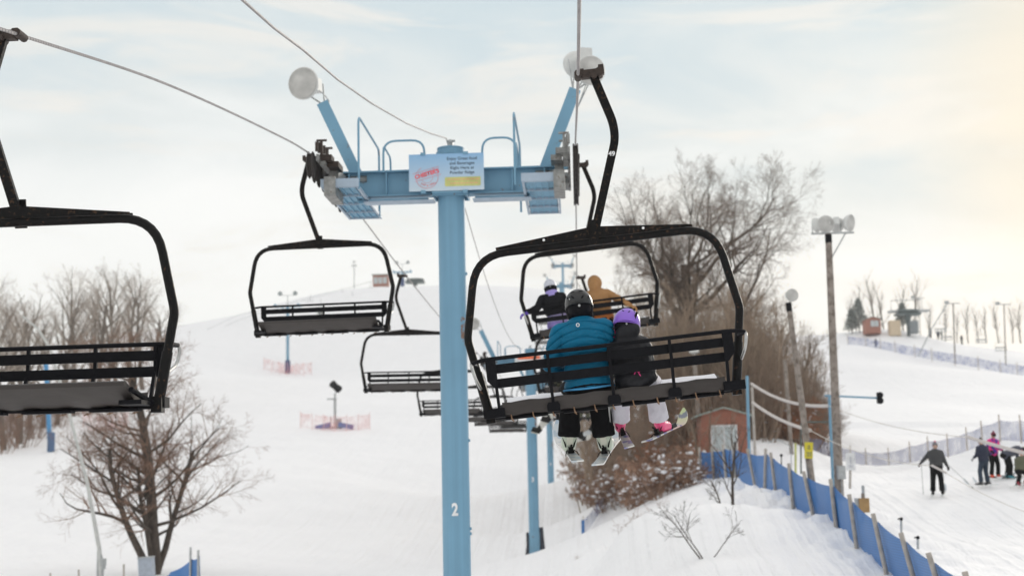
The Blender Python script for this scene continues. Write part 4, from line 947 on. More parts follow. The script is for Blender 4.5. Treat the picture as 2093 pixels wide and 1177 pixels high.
# standing skiers on the right slope
def stand_pose(s=1.0, lean=0.0, stance=.13):
    J = {'pel': (0, -.03, .95*s), 'neck': (0, .03+lean, 1.49*s), 'head': (0, .06+lean*1.2, 1.645*s)}
    for S, q in (('L', -1), ('R', 1)):
        J['sh'+S] = (q*.19*s, .02+lean, 1.42*s); J['el'+S] = (q*.27*s, .0+lean, 1.16*s); J['wr'+S] = (q*.25*s, .22+lean, 1.05*s)
        J['hip'+S] = (q*.09*s, -.02, .92*s); J['kn'+S] = (q*stance*s, .06, .52*s); J['an'+S] = (q*stance*1.15*s, .0, .13*s); J['toe'+S] = (q*stance*1.2*s, .17, .07*s)
    return J
def skier(px, D, h, face, C, label, lean=0.0, gear='helmet', mod=None, poles=True, skis=True, vox=.02, ski_label='', group='skiers standing on the right slope', fat=1.15):
    g = G(px, D); s = h/1.76
    Mx = Matrix.Translation(g + Vector((0, 0, .02))) @ Matrix.Rotation(R(-face), 4, 'Z')
    J = stand_pose(s, lean); 
    if mod: mod(J, s)
    t = make_person(label, Mx, J, C, s, vox, False, group, fat=fat, head_gear=gear, hem=0)
    if skis:
        for q, S in ((-1, 'left'), (1, 'right')):
            a = Mx @ Vector((q*.155*s, -.62, .03)); b = Mx @ Vector((q*.20*s, .98, .03)); a.z = gz(a.x, a.y)+.07; b.z = gz(b.x, b.y)+.07
            make_ski('ski', a, b, (0, 0, 1), .10, m_ski1, S + ' ski of the ' + ski_label, 'ski', 'skis under the skiers on the right slope')
    if poles:
        for q, S in ((-1, 'left'), (1, 'right')):
            wp = Mx @ Vector(J['wrR' if q > 0 else 'wrL']); tp = Mx @ Vector(poles[0 if q < 0 else 1]) if isinstance(poles, list) else wp + (Mx.to_3x3() @ Vector((q*.12, -.25, 0))); tp.z = gz(tp.x, tp.y)+.03
            mb = MB(); r0 = wp - tp; mb.tube([Vector((0, 0, .08)), -r0], .011, 6); mb.tube([Vector((0, 0, .10)), Vector((0, 0, -.04))], .02, 6); mb.lathe([(0, .045), (.01, .045)], -r0*.95, r0, 10)
            o = mb.build('ski_pole', M['silver']); o.location = wp; tag(o, S + ' ski pole of the ' + ski_label, 'ski pole', 'poles of the skiers on the right slope')
    return t
gj = cloth('charcoal_coat', (.045, .045, .047)); wh = cloth('pale_grey_shoulder', (.42, .42, .42))
def m1(J, s): J['elL'] = (-.34*s, .12, 1.25*s); J['wrL'] = (-.50*s, .26, 1.10*s); J['wrR'] = (.34*s, .14, .98*s)
skier(1917, 51, 1.84, 18, dict(jacket=gj, pants=blk_p, glove=blk_m, boot=blk_m, helmet=cloth('grey_knit', (.18, .16, .17)), bobble=cloth('pink_bobble', srgb(220, 70, 110)), cuff=.95, leg=1.05), 'skier in a charcoal coat and black trousers seen from behind, pink bobble on the hat', gear='beanie', mod=m1, ski_label='skier in the charcoal coat', poles=[(-.5, .2, 0), (1.15, 1.3, 0)], fat=1.25)
skier(2013, 52.5, 1.68, -20, dict(jacket=navy, pants=cloth('dark_blue_trousers', (.02, .035, .06)), glove=cloth('white_glove', (.5, .5, .5)), boot=gj, helmet=cloth('black_knit', (.02, .02, .02))), 'skier in a navy jacket and dark blue trousers, in front of the pink one', gear='beanie', ski_label='skier in the navy jacket', poles=False)
pk = mat('pink_purple_print_jacket', srgb(225, 40, 130), .7, 0, .1, 5, .2, 20, col2=srgb(70, 40, 140), c2=(.5, .53), c2scale=7)
skier(2034, 54.5, 1.72, 160, dict(jacket=pk, pants=blk_p, glove=blk_m, boot=cloth('orange_boot', srgb(220, 80, 50)), helmet=cloth('dark_pink_knit', srgb(120, 40, 60))), 'skier in a bright pink and purple patterned jacket behind the navy one', gear='beanie', ski_label='skier in the pink patterned jacket', poles=False)
def m4(J, s):
    J['neck'] = (0, .50, 1.18*s); J['head'] = (0, .62, 1.10*s); J['pel'] = (0, -.10, .92*s)
    for S, q in (('L', -1), ('R', 1)): J['sh'+S] = (q*.19, .44, 1.12*s); J['el'+S] = (q*.24, .50, .84*s); J['wr'+S] = (q*.14, .58, .60*s)
skier(2062, 53.5, 1.7, 82, dict(jacket=cloth('grey_blue_coat', (.06, .065, .09)), pants=blk_p, glove=blk_m, boot=cloth('teal_boot2', (.05, .25, .30)), helmet=blk_m), 'skier in dark clothes bending forward to the boots, right of the pink jacket', mod=m4, ski_label='bending skier', poles=False)
def m5(J, s): 
    J['pel'] = (0, -.1, .62*s); J['neck'] = (0, .12, 1.1*s); J['head'] = (0, .16, 1.24*s)
    for S, q in (('L', -1), ('R', 1)): J['sh'+S] = (q*.18, .1, 1.04*s); J['el'+S] = (q*.25, .2, .82*s); J['wr'+S] = (q*.1, .34, .74*s); J['hip'+S] = (q*.09, -.08, .6*s); J['kn'+S] = (q*.16, .25, .42*s)
skier(2089, 51.5, 1.6, 40, dict(jacket=olive, pants=blk_p, glove=blk_m, boot=cloth('red_boot', (.4, .06, .08)), helmet=cloth('red_knit', (.45, .03, .05))), 'crouching skier in an olive jacket and red hat cut off by the right edge', gear='beanie', mod=m5, ski_label='crouching skier', poles=False)
# ------------------------------------------------------------ bare trees and brush
def grow(seed, H, r0, spec, lean=(0, 0), wob=.16, trop=.10, trunk_frac=.35, split=2, droop=0.0, stems=1, base_spread=0.1, stem_ang=.25, leaf=None, snow=None, rk=1.0):
    """spec: list per level of (children, length ratio, angle deg). returns trunk MB, crown MB, extra MB (leaves / snow)"""
    rnd = random.Random(seed); T, Cn, X_ = MB(), MB(), MB()
    nlev = len(spec)
    def rv(): return Vector((rnd.gauss(0, 1), rnd.gauss(0, 1), rnd.gauss(0, 1)))
    def branch(p, d, L, r, lv):
        ns = (8, 6, 5, 4, 3, 3)[min(lv, 5)]; nn = (9, 6, 5, 3, 3, 3)[min(lv, 5)]
        pts = [p.copy()]; rad = [r]; q = p.copy()
        tp = trop if lv < 3 else trop*.6 - droop
        for i in range(ns):
            d = (d + rv()*wob*(.5 if lv == 0 else 1) + Vector((0, 0, tp))).normalized(); q = q + d*(L/ns); pts.append(q.copy())
            rad.append(max(.004, r*(1 - (.55 if lv == 0 else .80)*(i+1)/ns)))
        (T if lv < split else Cn).tube(pts, rad, nn, caps=False)
        if leaf and lv >= nlev-1:
            for k in range(leaf):
                t = rnd.uniform(.2, 1); i = min(int(t*ns), ns-1); c = pts[i].lerp(pts[i+1], t*ns-i) + rv()*.03; a = rv().normalized()*.055; b = rv().normalized()*.05
                X_.add([c, c+a, c+a+b, c+b], [(0, 1, 2, 3)])
        if snow and lv == nlev-1 and rnd.random() < snow:
            t = rnd.uniform(.2, .9); i = min(int(t*ns), ns-1); c = pts[i].lerp(pts[i+1], t*ns-i); X_.ball(c + Vector((0, 0, .02)), (rnd.uniform(.05, .17), rnd.uniform(.05, .17), rnd.uniform(.03, .09)), 6, 4)
        if lv >= nlev: return
        n, ratio, ang = spec[lv]
        n = max(1, int(n*rnd.uniform(.75, 1.25)+.5))
        for k in range(n):
            t = (trunk_frac + (1-trunk_frac)*((k+rnd.random())/n)) if lv == 0 else rnd.uniform(.2, 1.0)
            i = min(int(t*ns), ns-1); f_ = t*ns-i; c = pts[i].lerp(pts[i+1], f_); dd = (pts[i+1]-pts[i]).normalized()
            a = dd.orthogonal().normalized(); az = rnd.uniform(0, 2*math.pi) if lv else (k*2.4 + rnd.uniform(-.5, .5))
            side = a*math.cos(az) + dd.cross(a)*math.sin(az); an = R(ang*rnd.uniform(.65, 1.3))
            nd = dd*math.cos(an) + side*math.sin(an); rr = rad[i]*(1-f_) + rad[i+1]*f_
            branch(c, nd, L*ratio*(1.2 - .55*t)*rnd.uniform(.75, 1.2), min(rr*.72, rr*rnd.uniform(.45, .75))*(rk if lv == 0 else 1), lv+1)
    for s in range(stems):
        if stems == 1: branch(Vector((0, 0, -.15)), Vector((lean[0], lean[1], 1)).normalized(), H, r0, 0)
        else:
            az = rnd.uniform(0, 2*math.pi); k = rnd.uniform(.2, 1)
            branch(Vector((math.cos(az), math.sin(az), 0))*base_spread*k - Vector((0, 0, .1)), Vector((math.cos(az)*stem_ang*k*2, math.sin(az)*stem_ang*k*2, 1)).normalized(), H*rnd.uniform(.6, 1.05), r0*rnd.uniform(.6, 1), 0)
    return T, Cn, X_
def make_tree(name, label, cat, group, loc, mats, g, rz=0, scale=1.0):
    t = empty(name, loc, label, cat, group, rz); t.scale = (scale,)*3
    T, Cn, X_ = g
    if X_.v:
        cnt = {}
        for f in X_.f:
            for v in f: cnt[v] = cnt.get(v, 0) + 1
        Lf_, Sn_ = MB(), MB()
        for f in X_.f: (Lf_ if all(cnt[v] == 1 for v in f) else Sn_).add([X_.v[v] for v in f], [tuple(range(len(f)))])
        if Sn_.v: Sn_.build('snow_clumps', M['snowcap'], t, raw=True)
        X_ = Lf_
    if T.v: T.build('trunk', mats[0], t, raw=True)
    if Cn.v: Cn.build('crown' , mats[1], t, raw=True)
    if X_.v: X_.build('dead_leaves' if len(mats) > 2 and mats[2] != M['snowcap'] else 'snow_clumps', mats[2], t, raw=True)
    return t
def place_copy(t, loc, rz, sc_, label, group):
    c = copy_tree(t); c.location = loc; c.rotation_euler = (0, 0, rz); c.scale = (sc_, sc_, sc_*random.uniform(.9, 1.1)); tag(c, label, None, group); return c
random.seed(11)
# the big old tree behind the right chair
D0 = 96; b0 = G(1442, D0); Hh = P(1440, 335, D0).z - b0.z
oak = grow(17, Hh*.70, .56, [(11, .82, 54), (9, .55, 46), (8, .50, 44), (7, .50, 42), (4, .5, 40)], wob=.17, trop=.075, trunk_frac=.40, split=3)
make_tree('old_tree', 'big old bare tree with wide gnarled limbs rising behind the right chairs', 'tree', None, b0, [M['oak_bark'], M['oak_twig']], oak, .6, .93)
# left foreground tree with three stems
b1 = G(316, 61); b1.z -= .2
t1 = grow(5, (P(322, 690, 61).z - b1.z)*.93, .30, [(28, .40, 64), (8, .52, 46), (7, .52, 42), (5, .5, 40)], wob=.12, trop=.07, trunk_frac=.20, split=2, droop=.05, rk=.6)
for sd, lean, hh, r in ((61, (-.60, .1), .64, .19), (62, (.30, -.1), .60, .17), (63, (-.42, -.3), .52, .14)):
    g2 = grow(sd, (P(322, 690, 61).z - b1.z)*hh, r, [(9, .6, 55), (7, .5, 45), (5, .5, 42), (4, .5, 40)], lean=lean, wob=.13, trop=.06, trunk_frac=.35, split=2, droop=.05, rk=.95)
    for a, b in zip(t1, g2): a.add(b.v, b.f)
make_tree('multi_stem_tree', 'bare spreading tree with three stems at the lower left in front of the slope', 'tree', None, b1, [M['bark_dark'], M['twig_red']], t1, 1.1, .95)
# stand of trees at far left
far_v = []
for sd in (101, 102, 103, 104):
    far_v.append(grow(sd, 8.6, .24, [(10, .55, 40), (6, .5, 40), (5, .5, 40), (3, .5, 38)], wob=.14, trop=.08, trunk_frac=.30, split=2))
FARG = 'bare trees standing behind the nearest empty chair at the left'
far_spots = [(-40, 128, 1.25), (8, 135, 1.22), (40, 140, 1.30), (62, 150, 1.12), (88, 150, 1.12), (118, 152, 1.05), (150, 158, 1.15), (178, 168, 1.22), (205, 162, 1.25), (238, 170, 1.22), (265, 175, 1.25), (292, 182, 1.22), (318, 185, 1.1), (338, 196, .95), (24, 155, 1.2), (130, 175, 1.3), (222, 190, 1.3), (-15, 150, 1.35)]
protos = []
for k, (px, D, s_) in enumerate(far_spots):
    loc = G(px, D); loc.z -= .2
    lab = 'bare grey brown tree of the stand on the left slope'
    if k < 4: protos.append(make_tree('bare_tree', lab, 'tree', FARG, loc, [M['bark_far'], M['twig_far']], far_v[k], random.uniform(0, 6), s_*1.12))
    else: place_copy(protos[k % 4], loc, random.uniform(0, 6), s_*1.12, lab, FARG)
# undergrowth below the left stand
us = grow(201, 2.6, .035, [(5, .5, 40), (5, .5, 40), (3, .5, 40)], stems=16, base_spread=1.0, stem_ang=.35, wob=.14, split=0)
ust = None
for k in range(15):
    px = -30 + k*16 + random.uniform(-8, 8); D = 132 + (px/330)*58 + random.uniform(-4, 12); loc = G(px, D); sc_ = random.uniform(.8, 1.4)
    if ust is None: ust = make_tree('bush', 'brown leafless bush at the foot of the left trees', 'bush', 'bushes at the foot of the left trees', loc, [M['twig_red'], M['twig_red']], us, 0, sc_)
    else: place_copy(ust, loc, random.uniform(0, 6), sc_, 'brown leafless bush at the foot of the left trees', 'bushes at the foot of the left trees')
# thicket on the right
tv = [grow(301, 6.2, .05, [(7, .42, 30), (6, .5, 34), (4, .5, 36)], stems=11, base_spread=1.2, stem_ang=.16, wob=.10, trop=.08, split=0),
      grow(302, 4.4, .045, [(7, .46, 36), (6, .5, 38), (4, .5, 38)], stems=13, base_spread=1.1, stem_ang=.28, wob=.13, trop=.05, split=0),
      grow(303, 3.0, .035, [(7, .5, 42), (5, .5, 42), (3, .5, 42)], stems=12, base_spread=.8, stem_ang=.4, wob=.16, trop=.02, split=0, leaf=2, snow=.05)]
TM = [[M['twig_pale'], M['twig_pale'], M['snowcap']], [M['twig'], M['twig'], M['snowcap']], [M['twig_red'], M['twig_red'], M['leaf_rust']]]
TN = [('tall_brush', 'tall pale brown brush in the thicket under the big old tree', 'brush', 'tall pale brush of the right thicket'), ('brush', 'dense reddish brown brush in the thicket under the big old tree', 'brush', 'reddish brush of the right thicket'), ('leafy_brush', 'low brush with clinging rust brown leaves at the edge of the right thicket', 'brush', 'rust leaved brush of the right thicket')]
spots = []
for k in range(32): spots.append((0, random.uniform(1215, 1650), random.uniform(84, 104), random.uniform(1.0, 1.5)))
for k in range(27): spots.append((1, random.uniform(1205, 1690), random.uniform(78, 106), random.uniform(.75, 1.25)))
for k in range(20): spots.append((2, random.uniform(1215, 1680), random.uniform(73, 98), random.uniform(.7, 1.2)))
for k in range(8): spots.append((1, 1640 + k*11, 92 + k*1.5, .95 - k*.06))
tp_ = [None]*3
for (v, px, D, s_) in spots:
    if D < 82 and px > 1400: D += 10
    if 1400 < px < 1560 and D < 82: D = 84
    lim = 1690 if D > 88 else 1640
    if px > lim: px = lim - 20
    loc = G(px, D); loc.z -= .1
    if px > 1560: s_ *= .85
    if px < 1270: s_ *= .85
    elif px < 1490 and v == 0: s_ *= 1.25
    if tp_[v] is None: tp_[v] = make_tree(TN[v][0], TN[v][1], TN[v][2], TN[v][3], loc, TM[v], tv[v], random.uniform(0, 6), s_)
    else: place_copy(tp_[v], loc, random.uniform(0, 6), s_, TN[v][1], TN[v][3])
# slimmer trees inside the thicket
sl = [grow(sd, 8.0, .13, [(12, .36, 42), (6, .5, 40), (5, .5, 40), (3, .5, 40)], wob=.12, trop=.10, trunk_frac=.25, split=2) for sd in (401, 402, 403)]
slp = []
for k, (px, D, s_) in enumerate(((1560, 98, 1.05), (1592, 92, 1.0), (1628, 100, .9), (1520, 104, 1.2), (1300, 100, .95), (1250, 96, .85), (1355, 105, 1.1), (1660, 104, .62), (1232, 104, .9), (1480, 108, 1.25), (1275, 108, 1.1), (1330, 92, .8))):
    loc = G(px, D); lab = 'slim bare tree standing in the brush around the big old tree'; gr = 'slim bare trees in the right thicket'
    if k < 3: slp.append(make_tree('slim_tree', lab, 'tree', gr, loc, [M['bark'], M['twig']], sl[k], random.uniform(0, 6), s_))
    else: place_copy(slp[k % 3], loc, random.uniform(0, 6), s_, lab, gr)
# snowy bushes along the lower edge of the thicket
sb_ = grow(501, 1.5, .03, [(6, .5, 45), (5, .5, 45), (3, .5, 45)], stems=13, base_spread=.5, stem_ang=.45, wob=.2, trop=.0, split=0, leaf=2, snow=.14)
bp0 = None; SBG = 'snow dusted bushes at the lower edge of the thicket'
for k, (px, D, s_) in enumerate(((1352, 64, 1.1), (1338, 67, 1.25), (1372, 66, .95), (1395, 68, 1.05), (1420, 70, 1.0), (1240, 80, 1.1), (1215, 84, 1.0), (1262, 82, 1.2), (1290, 80, 1.1), (1308, 76, 1.1), (1230, 88, 1.2), (1322, 72, 1.2), (1275, 88, 1.3), (1405, 64, .7), (1248, 92, 1.4), (1225, 94, 1.5), (1300, 88, 1.4), (1268, 96, 1.6), (1380, 76, 1.3), (1350, 80, 1.4))):
    loc = G(px, D); lab = 'low brown bush dusted with snow at the lower edge of the thicket'
    if bp0 is None:
        T, Cn, X_ = sb_; bp0 = empty('snowy_bush', loc, lab, 'bush', SBG, 0); bp0.scale = (s_,)*3
        Cn.build('twigs', M['twig_red'], bp0, raw=True)
        Lf, Sn = MB(), MB(); 
        # split quads (leaves) from snow lumps
        leaf_f = [f for f in X_.f]
        i = 0; quads = []; vs = X_.v
        A, Bm = MB(), MB(); i = 0
        for f in X_.f:
            pass
        fl = [f for f in X_.f]; used = set()
        # leaf quads are isolated 4-vertex faces; snow lumps share vertices
        cnt = {}
        for f in fl:
            for v in f: cnt[v] = cnt.get(v, 0) + 1
        for f in fl:
            tgt = A if all(cnt[v] == 1 for v in f) else Bm
            tgt.add([X_.v[v] for v in f], [tuple(range(len(f)))])
        A.build('dead_leaves', M['leaf_brown'], bp0, raw=True); Bm.build('snow_clumps', M['snowcap'], bp0, raw=True)
    else: place_copy(bp0, loc, random.uniform(0, 6), s_, lab, SBG)
# saplings on the bank
sp_ = grow(601, (P(1470, 850, 50).z - G(1488, 52).z)*.95, .06, [(8, .5, 42), (5, .5, 42), (3, .5, 42)], lean=(-.1, 0), wob=.14, trop=.10, trunk_frac=.25, split=2)
make_tree('sapling', 'small bare sapling in front of the blue fence and the brick shed', 'tree', None, G(1499, 47), [M['bark_dark'], M['bark_dark']], sp_, 2.2)
sp2 = grow(602, 1.9, .03, [(6, .55, 50), (4, .5, 45), (2, .5, 42)], stems=3, base_spread=.15, stem_ang=.5, wob=.17, trop=.03, split=0)
make_tree('sapling', 'sprawling leafless twigs poking out of the snow bank below the fence', 'shrub', None, G(1444, 37.5), [M['bark_dark'], M['bark_dark']], sp2, .4, .8)
sp3 = grow(603, 1.6, .03, [(6, .55, 50), (4, .5, 45), (2, .5, 42)], stems=2, base_spread=.1, stem_ang=.3, lean=(.2, 0), wob=.15, trop=.05, split=0)
make_tree('sapling', 'thin forked sapling between the snow bank twigs and the blue fence', 'shrub', None, G(1486, 45), [M['bark_dark'], M['bark_dark']], sp3, 1.4)
sp4 = grow(604, .8, .012, [(4, .55, 45), (2, .5, 40)], stems=3, base_spread=.1, stem_ang=.4, wob=.15, trop=.03, split=0)
q0_ = None
for (px, D, s_) in ((1268, 56, .9), (1300, 55, 1.1), (1330, 54, .8), (1355, 51, .7), (1285, 53, .6), (1180, 50, .4)):
    loc = G(px, D); lab = 'few dry stalks poking through the snow of the bank'
    if q0_ is None: q0_ = make_tree('dry_stalks', lab, 'dry stalks', 'dry stalks on the snow bank', loc, [M['twig_red'], M['twig_red']], sp4, 0, s_)
    else: place_copy(q0_, loc, random.uniform(0, 6), s_, lab, 'dry stalks on the snow bank')
# skyline trees on the upper right
kt = grow(701, 8.0, .14, [(10, .42, 36), (6, .5, 38), (4, .5, 38)], wob=.12, trop=.12, trunk_frac=.2, split=2)
k0 = None
for (px, D, s_) in ((1735, 275, .8), (1752, 280, 1.0), (1790, 282, 1.35), (1808, 285, 1.2), (1768, 285, 1.15), (1850, 290, 1.2), (1873, 290, 1.3), (1905, 288, .9), (1935, 290, .85), (1982, 290, .9), (2003, 292, .85), (2020, 290, .8), (2045, 292, .9), (2090, 286, 1.0), (2075, 292, .8), (1960, 292, .7)):
    loc = G(px, D); loc.z = max(loc.z, P(px, 705, D).z); lab = 'faint bare tree on the skyline of the upper right plateau'; gr = 'bare trees along the upper right skyline'
    loc.z = P(px, 700 if px > 1900 else 690, D).z
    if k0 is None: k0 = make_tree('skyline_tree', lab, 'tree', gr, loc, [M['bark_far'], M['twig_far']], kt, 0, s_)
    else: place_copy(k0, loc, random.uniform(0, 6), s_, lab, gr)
def pine(loc, H, label):
    rnd = random.Random(9); T, Cn = MB(), MB(); T.tube([(0, 0, -.3), (0, 0, H)], [.13, .03], 7)
    for i in range(420):
        h = rnd.uniform(.18, 1)**.8; a = rnd.uniform(0, 6.28); rr = (1-h)*H*.42*rnd.uniform(.3, 1)+.15; c = Vector((rr*math.cos(a), rr*math.sin(a), h*H + rnd.uniform(-.2, .2)))
        for _ in range(3):
            u = Vector((rnd.gauss(0, 1), rnd.gauss(0, 1), rnd.gauss(0, .4))).normalized()*.38; v = Vector((rnd.gauss(0, 1), rnd.gauss(0, 1), rnd.gauss(0, 1))).normalized()*.16; Cn.add([c, c+u, c+u+v, c+v], [(0, 1, 2, 3)])
        if i % 3 == 0: T.tube([(0, 0, c.z-.1), c], [.03, .012], 3, caps=False)
    t = empty('pine_tree', loc, label, 'tree'); T.build('trunk', M['bark_far'], t, raw=True); Cn.build('crown', mat('pine_needle', (.30, .32, .30), .9, 0, .3, 2), t, raw=True)
for px, H, lb_ in ((1742, 4.6, 'small dark pine left of the red hut on the upper right hill'), (1757, 6.3, 'taller dark pine close to the left wall of the red hut on the hill'), (1846, 5.0, 'dark pine partly hidden behind the hilltop lift station')):
    lo = G(px, 264); pine(lo, H, lb_)

# ------------------------------------------------------------ fences
M['post_wood'] = mat('fence_post_wood', (.42, .38, .34), .85, 0, .2, 6, .3, 30)
M['post_far'] = mat('fence_stake', (.50, .44, .38), .85, 0, .2, 6)
def fence(name, label, posts, ph, nh, netm, pr=.045, postm=None, leans=None, group=None, cat='fence', gap=.08, sub=8, sag=.06, posts_on=None, nside=-1):
    base = posts[0]; t = empty(name, base, label, cat, group)
    loc = [p - base for p in posts]
    for k, p in enumerate(loc):
        if posts_on is not None and k not in posts_on: continue
        ln = leans[k] if leans else (0, 0)
        mb = MB(); mb.tube([p - Vector((0, 0, .25)), p + Vector((ln[0], ln[1], ph))], [pr, pr*.92], 10); mb.build('post', postm or M['post_wood'], t)
    vs = []; n = len(loc)
    pts = []
    for i in range(n-1):
        for k in range(sub): pts.append((i, k/sub))
    pts.append((n-2, 1.0))
    rows = 6
    for (i, u) in pts:
        c = loc[i].lerp(loc[i+1], u); wx = base + c; g_ = gz(wx.x, wx.y)
        lo = max(c.z, g_ - base.z) if False else c.z
        s_ = 4*u*(1-u)
        la = (Vector((*leans[i], 0)).lerp(Vector((*leans[i+1], 0)), u) if leans else Vector())
        nh_ = nh[i]*(1-u) + nh[i+1]*u if isinstance(nh, list) else nh
        dirv = (loc[i+1]-loc[i]); nrm = Vector((dirv.y, -dirv.x, 0)).normalized()
        for r in range(rows+1):
            h = r/rows; top = nh_ - sag*s_
            vs.append(c + Vector((0, 0, gap + (top-gap)*h)) + la*(h*nh_/ph) + nrm*(.03*math.sin(u*6.28*1.3+i)*math.sin(h*3.1)) + nside*nrm*(pr*1.3))
    m_ = rows+1; fs = [(a*m_+r, (a+1)*m_+r, (a+1)*m_+r+1, a*m_+r+1) for a in range(len(pts)-1) for r in range(rows)]
    mb = MB(); mb.add(vs, fs); mb.build('netting', netm, t, raw=True, smooth=True)
    return t
def PB(l): return [P(*q) for q in l]
# the blue fence on the bank: feet of posts are surveyed points
bf = [(1432, 984, 66), (1460, 988, 64), (1485, 982, 62), (1504, 984, 60), (1546, 994, 55), (1562, 1003, 52.5), (1588, 1015, 50), (1623, 1045, 46.5), (1668, 1066, 43.5), (1712, 1094, 40.5), (1755, 1134, 37.5), (1818, 1185, 34.5), (1888, 1235, 31.5), (1955, 1290, 28.5), (2030, 1350, 26)]
bfp = PB(bf)
for p in bfp: p.z = (p.z + gz(p.x, p.y))/2 if abs(p.z-gz(p.x, p.y)) < .6 else gz(p.x, p.y)
ln_ = [(0, 0), (-.05, 0), (-.1, 0), (-.08, 0), (-.28, 0), (.12, 0), (-.15, 0), (-.1, 0), (-.3, 0), (-.12, 0), (-.16, 0), (-.3, 0), (-.4, 0), (-.45, 0), (-.4, 0)]
fence('blue_fence', 'bright blue mesh fence on grey posts running along the snow bank to the lower right', bfp, 1.52, 1.32, M['net_blue'], .06, None, ln_, sub=6, gap=.0)
fp = PB([(1650, 958, 87), (1680, 957, 87), (1710, 957, 86.5), (1740, 957, 86), (1771, 957, 86), (1817, 955, 83), (1861, 951, 80), (1898, 942, 77), (1938, 932, 74), (1977, 922, 71), (2008, 910, 69), (2044, 893, 66.5), (2086, 882, 64), (2130, 866, 61)])
for p in fp: p.z = gz(p.x, p.y)
fence('grey_fence', 'pale grey blue mesh fence behind the skiers on the right slope', fp, 1.25, 1.0, M['net_grey'], .035, M['post_far'], posts_on=range(3, 14))
up_ = [G(px, D) for px, D in ((1733, 243), (1770, 241), (1800, 239), (1830, 238), (1870, 236), (1905, 233), (1952, 230), (2000, 225), (2045, 220), (2080, 217), (2120, 214))]
fence('slope_fence', 'long low blue fence along the foot of the upper right plateau', up_, 2.0, 1.6, M['net_pale'], .06, M['post_far'])
a = [G(px, D) for px, D in ((1193, 77), (1228, 80), (1265, 83))]; fence('net_fence', 'short blue striped net between two stakes left of the snow bank', a, 1.25, [.95, .8, .9], M['net_pale'], .03, M['post_far'], posts_on=(0, 2))
mb = MB(); mb.box((a[0].x-.02, a[0].y, a[0].z+.55), (.16, .06, .95)); tag(mb.build('net_roll', M['net_blue']), 'rolled blue net end tied to the left stake of the short net', 'net roll')
a = [G(px, D) for px, D in ((1140, 112), (1155, 114), (1170, 116))]; fence('net_fence', 'pale net behind the foot of the third blue tower', a, 1.5, 1.2, M['net_pale'], .03, M['post_far'])
a = [G(px, D) for px, D in ((322, 47), (345, 46), (388, 45), (404, 44.5))]
zt = P(390, 1135, 45).z
for p in a: p.z = min(zt - 1.6 - (404-proj(p)[0])*.004, p.z+1.0)
a = [Vector((p.x, p.y, gz(p.x, p.y))) for p in a]
fence('blue_fence', 'corner of a blue mesh fence at the bottom left beside the three stemmed tree', a, P(400, 1122, 45).z - a[-1].z, [P(330, 1185, 47).z-a[0].z, P(352, 1168, 46).z-a[1].z, P(388, 1142, 45).z - a[2].z, P(402, 1135, 44.5).z-a[3].z], M['net_blue'], .04, M['galv'], posts_on=(2, 3))
def red_net(cx, D, w_px, h, label):
    n = 7; a = [G(cx - w_px/2 + w_px*k/(n-1), D - (2.5*math.sin(math.pi*k/(n-1))), 0) for k in range(n)]
    fence('red_net', label, a, h, h*.92, M['net_red'], .03, mat('pink_stake', (.78, .55, .53), .8), group=None)
red_net(588, 252, 98, 2.3, 'faded red net around the foot of the far blue tower on the left slope')
red_net(685, 147, 142, 1.75, 'faded red net around the snow gun')
red_net(215, 150, 90, 1.8, 'faded red net seen through the branches of the lower left tree')

# ------------------------------------------------------------ poles and small structures
def light_pole(px0, pyt, D, r, lamps, label, lean=(0, 0), box=False, basepx=None, name='light_pole'):
    g = G(basepx or px0, D); top = P(px0, pyt, D); t = empty(name, g, label, 'light pole')
    h = top - g; mb = MB(); mb.tube([Vector((0, 0, -.3)), h*.5, h], [r, r*.85, r*.7], 14); mb.build('pole', M['wood_pole'], t)
    mb = MB(); mb.lathe([(0, r*.76), (.30, r*.74)], h*.965, h, 12); mb.build('pole_cap', M['slat'], t)
    if len(lamps) > 1:
        mb = MB(); mb.box(h + Vector((.15, 0, .02)), (1.5, .08, .06)); mb.tube([h + Vector((.05, 0, -.9)), h + Vector((.6, 0, 0))], .025, 6)
        mb.tube([h+Vector((-.55, 0, 0)), h+Vector((-.55, 0, .35))], .02, 6); mb.tube([h+Vector((.45, 0, 0)), h+Vector((.45, 0, .35))], .02, 6); mb.build('lamp_bracket', M['galv'], t)
    for (dx, dy, dz, aim, rr) in lamps: floodlight(t, h + Vector((dx, dy, dz)), aim, rr)
    return t, h
lp, hh = light_pole(1693, 478, 50, .16, [(-.12, -.30, .30, (.05, -1, -.15), .30), (.78, -.15, .34, (.8, -.6, -.15), .30), (-.42, .1, .34, (-.8, .6, -.1), .26), (.38, .35, .36, (.2, 1, -.1), .26)], 'tall wooden light pole with four round lamps on the right', basepx=1716)
mb = MB(); d_ = hh.normalized(); q = hh*((G(1716, 50).z*0 + .16)); 
mb.box(Vector((.06, -.26, .95)), (.28, .16, .46)); mb.box(Vector((.06, -.36, .95)), (.22, .02, .38)); mb.tube([(.06, -.24, .75), (.06, -.24, 0)], .02, 6); mb.build('meter_box', M['galv'], lp)
mb = MB(); gp_ = P(1712, 1090, 40.6); mb.tube([gp_ - Vector((0, 0, .3)), P(1706, 1015, 40.6)], [.10, .06], 10); tag(mb.build('net_bundle', M['net_blue']), 'bundled blue net tied around a post of the blue fence', 'net bundle')
light_pole(1612, 622, 47, .125, [(.10, -.2, .28, (.1, -1, -.1), .21)], 'leaning wooden pole with one round lamp and a yellow sign', basepx=1668, name='leaning_pole')
lt = [o for o in sc.objects if o.name.startswith('leaning_pole')][0]
s0 = P(1653, 920, 46.6) - lt.location
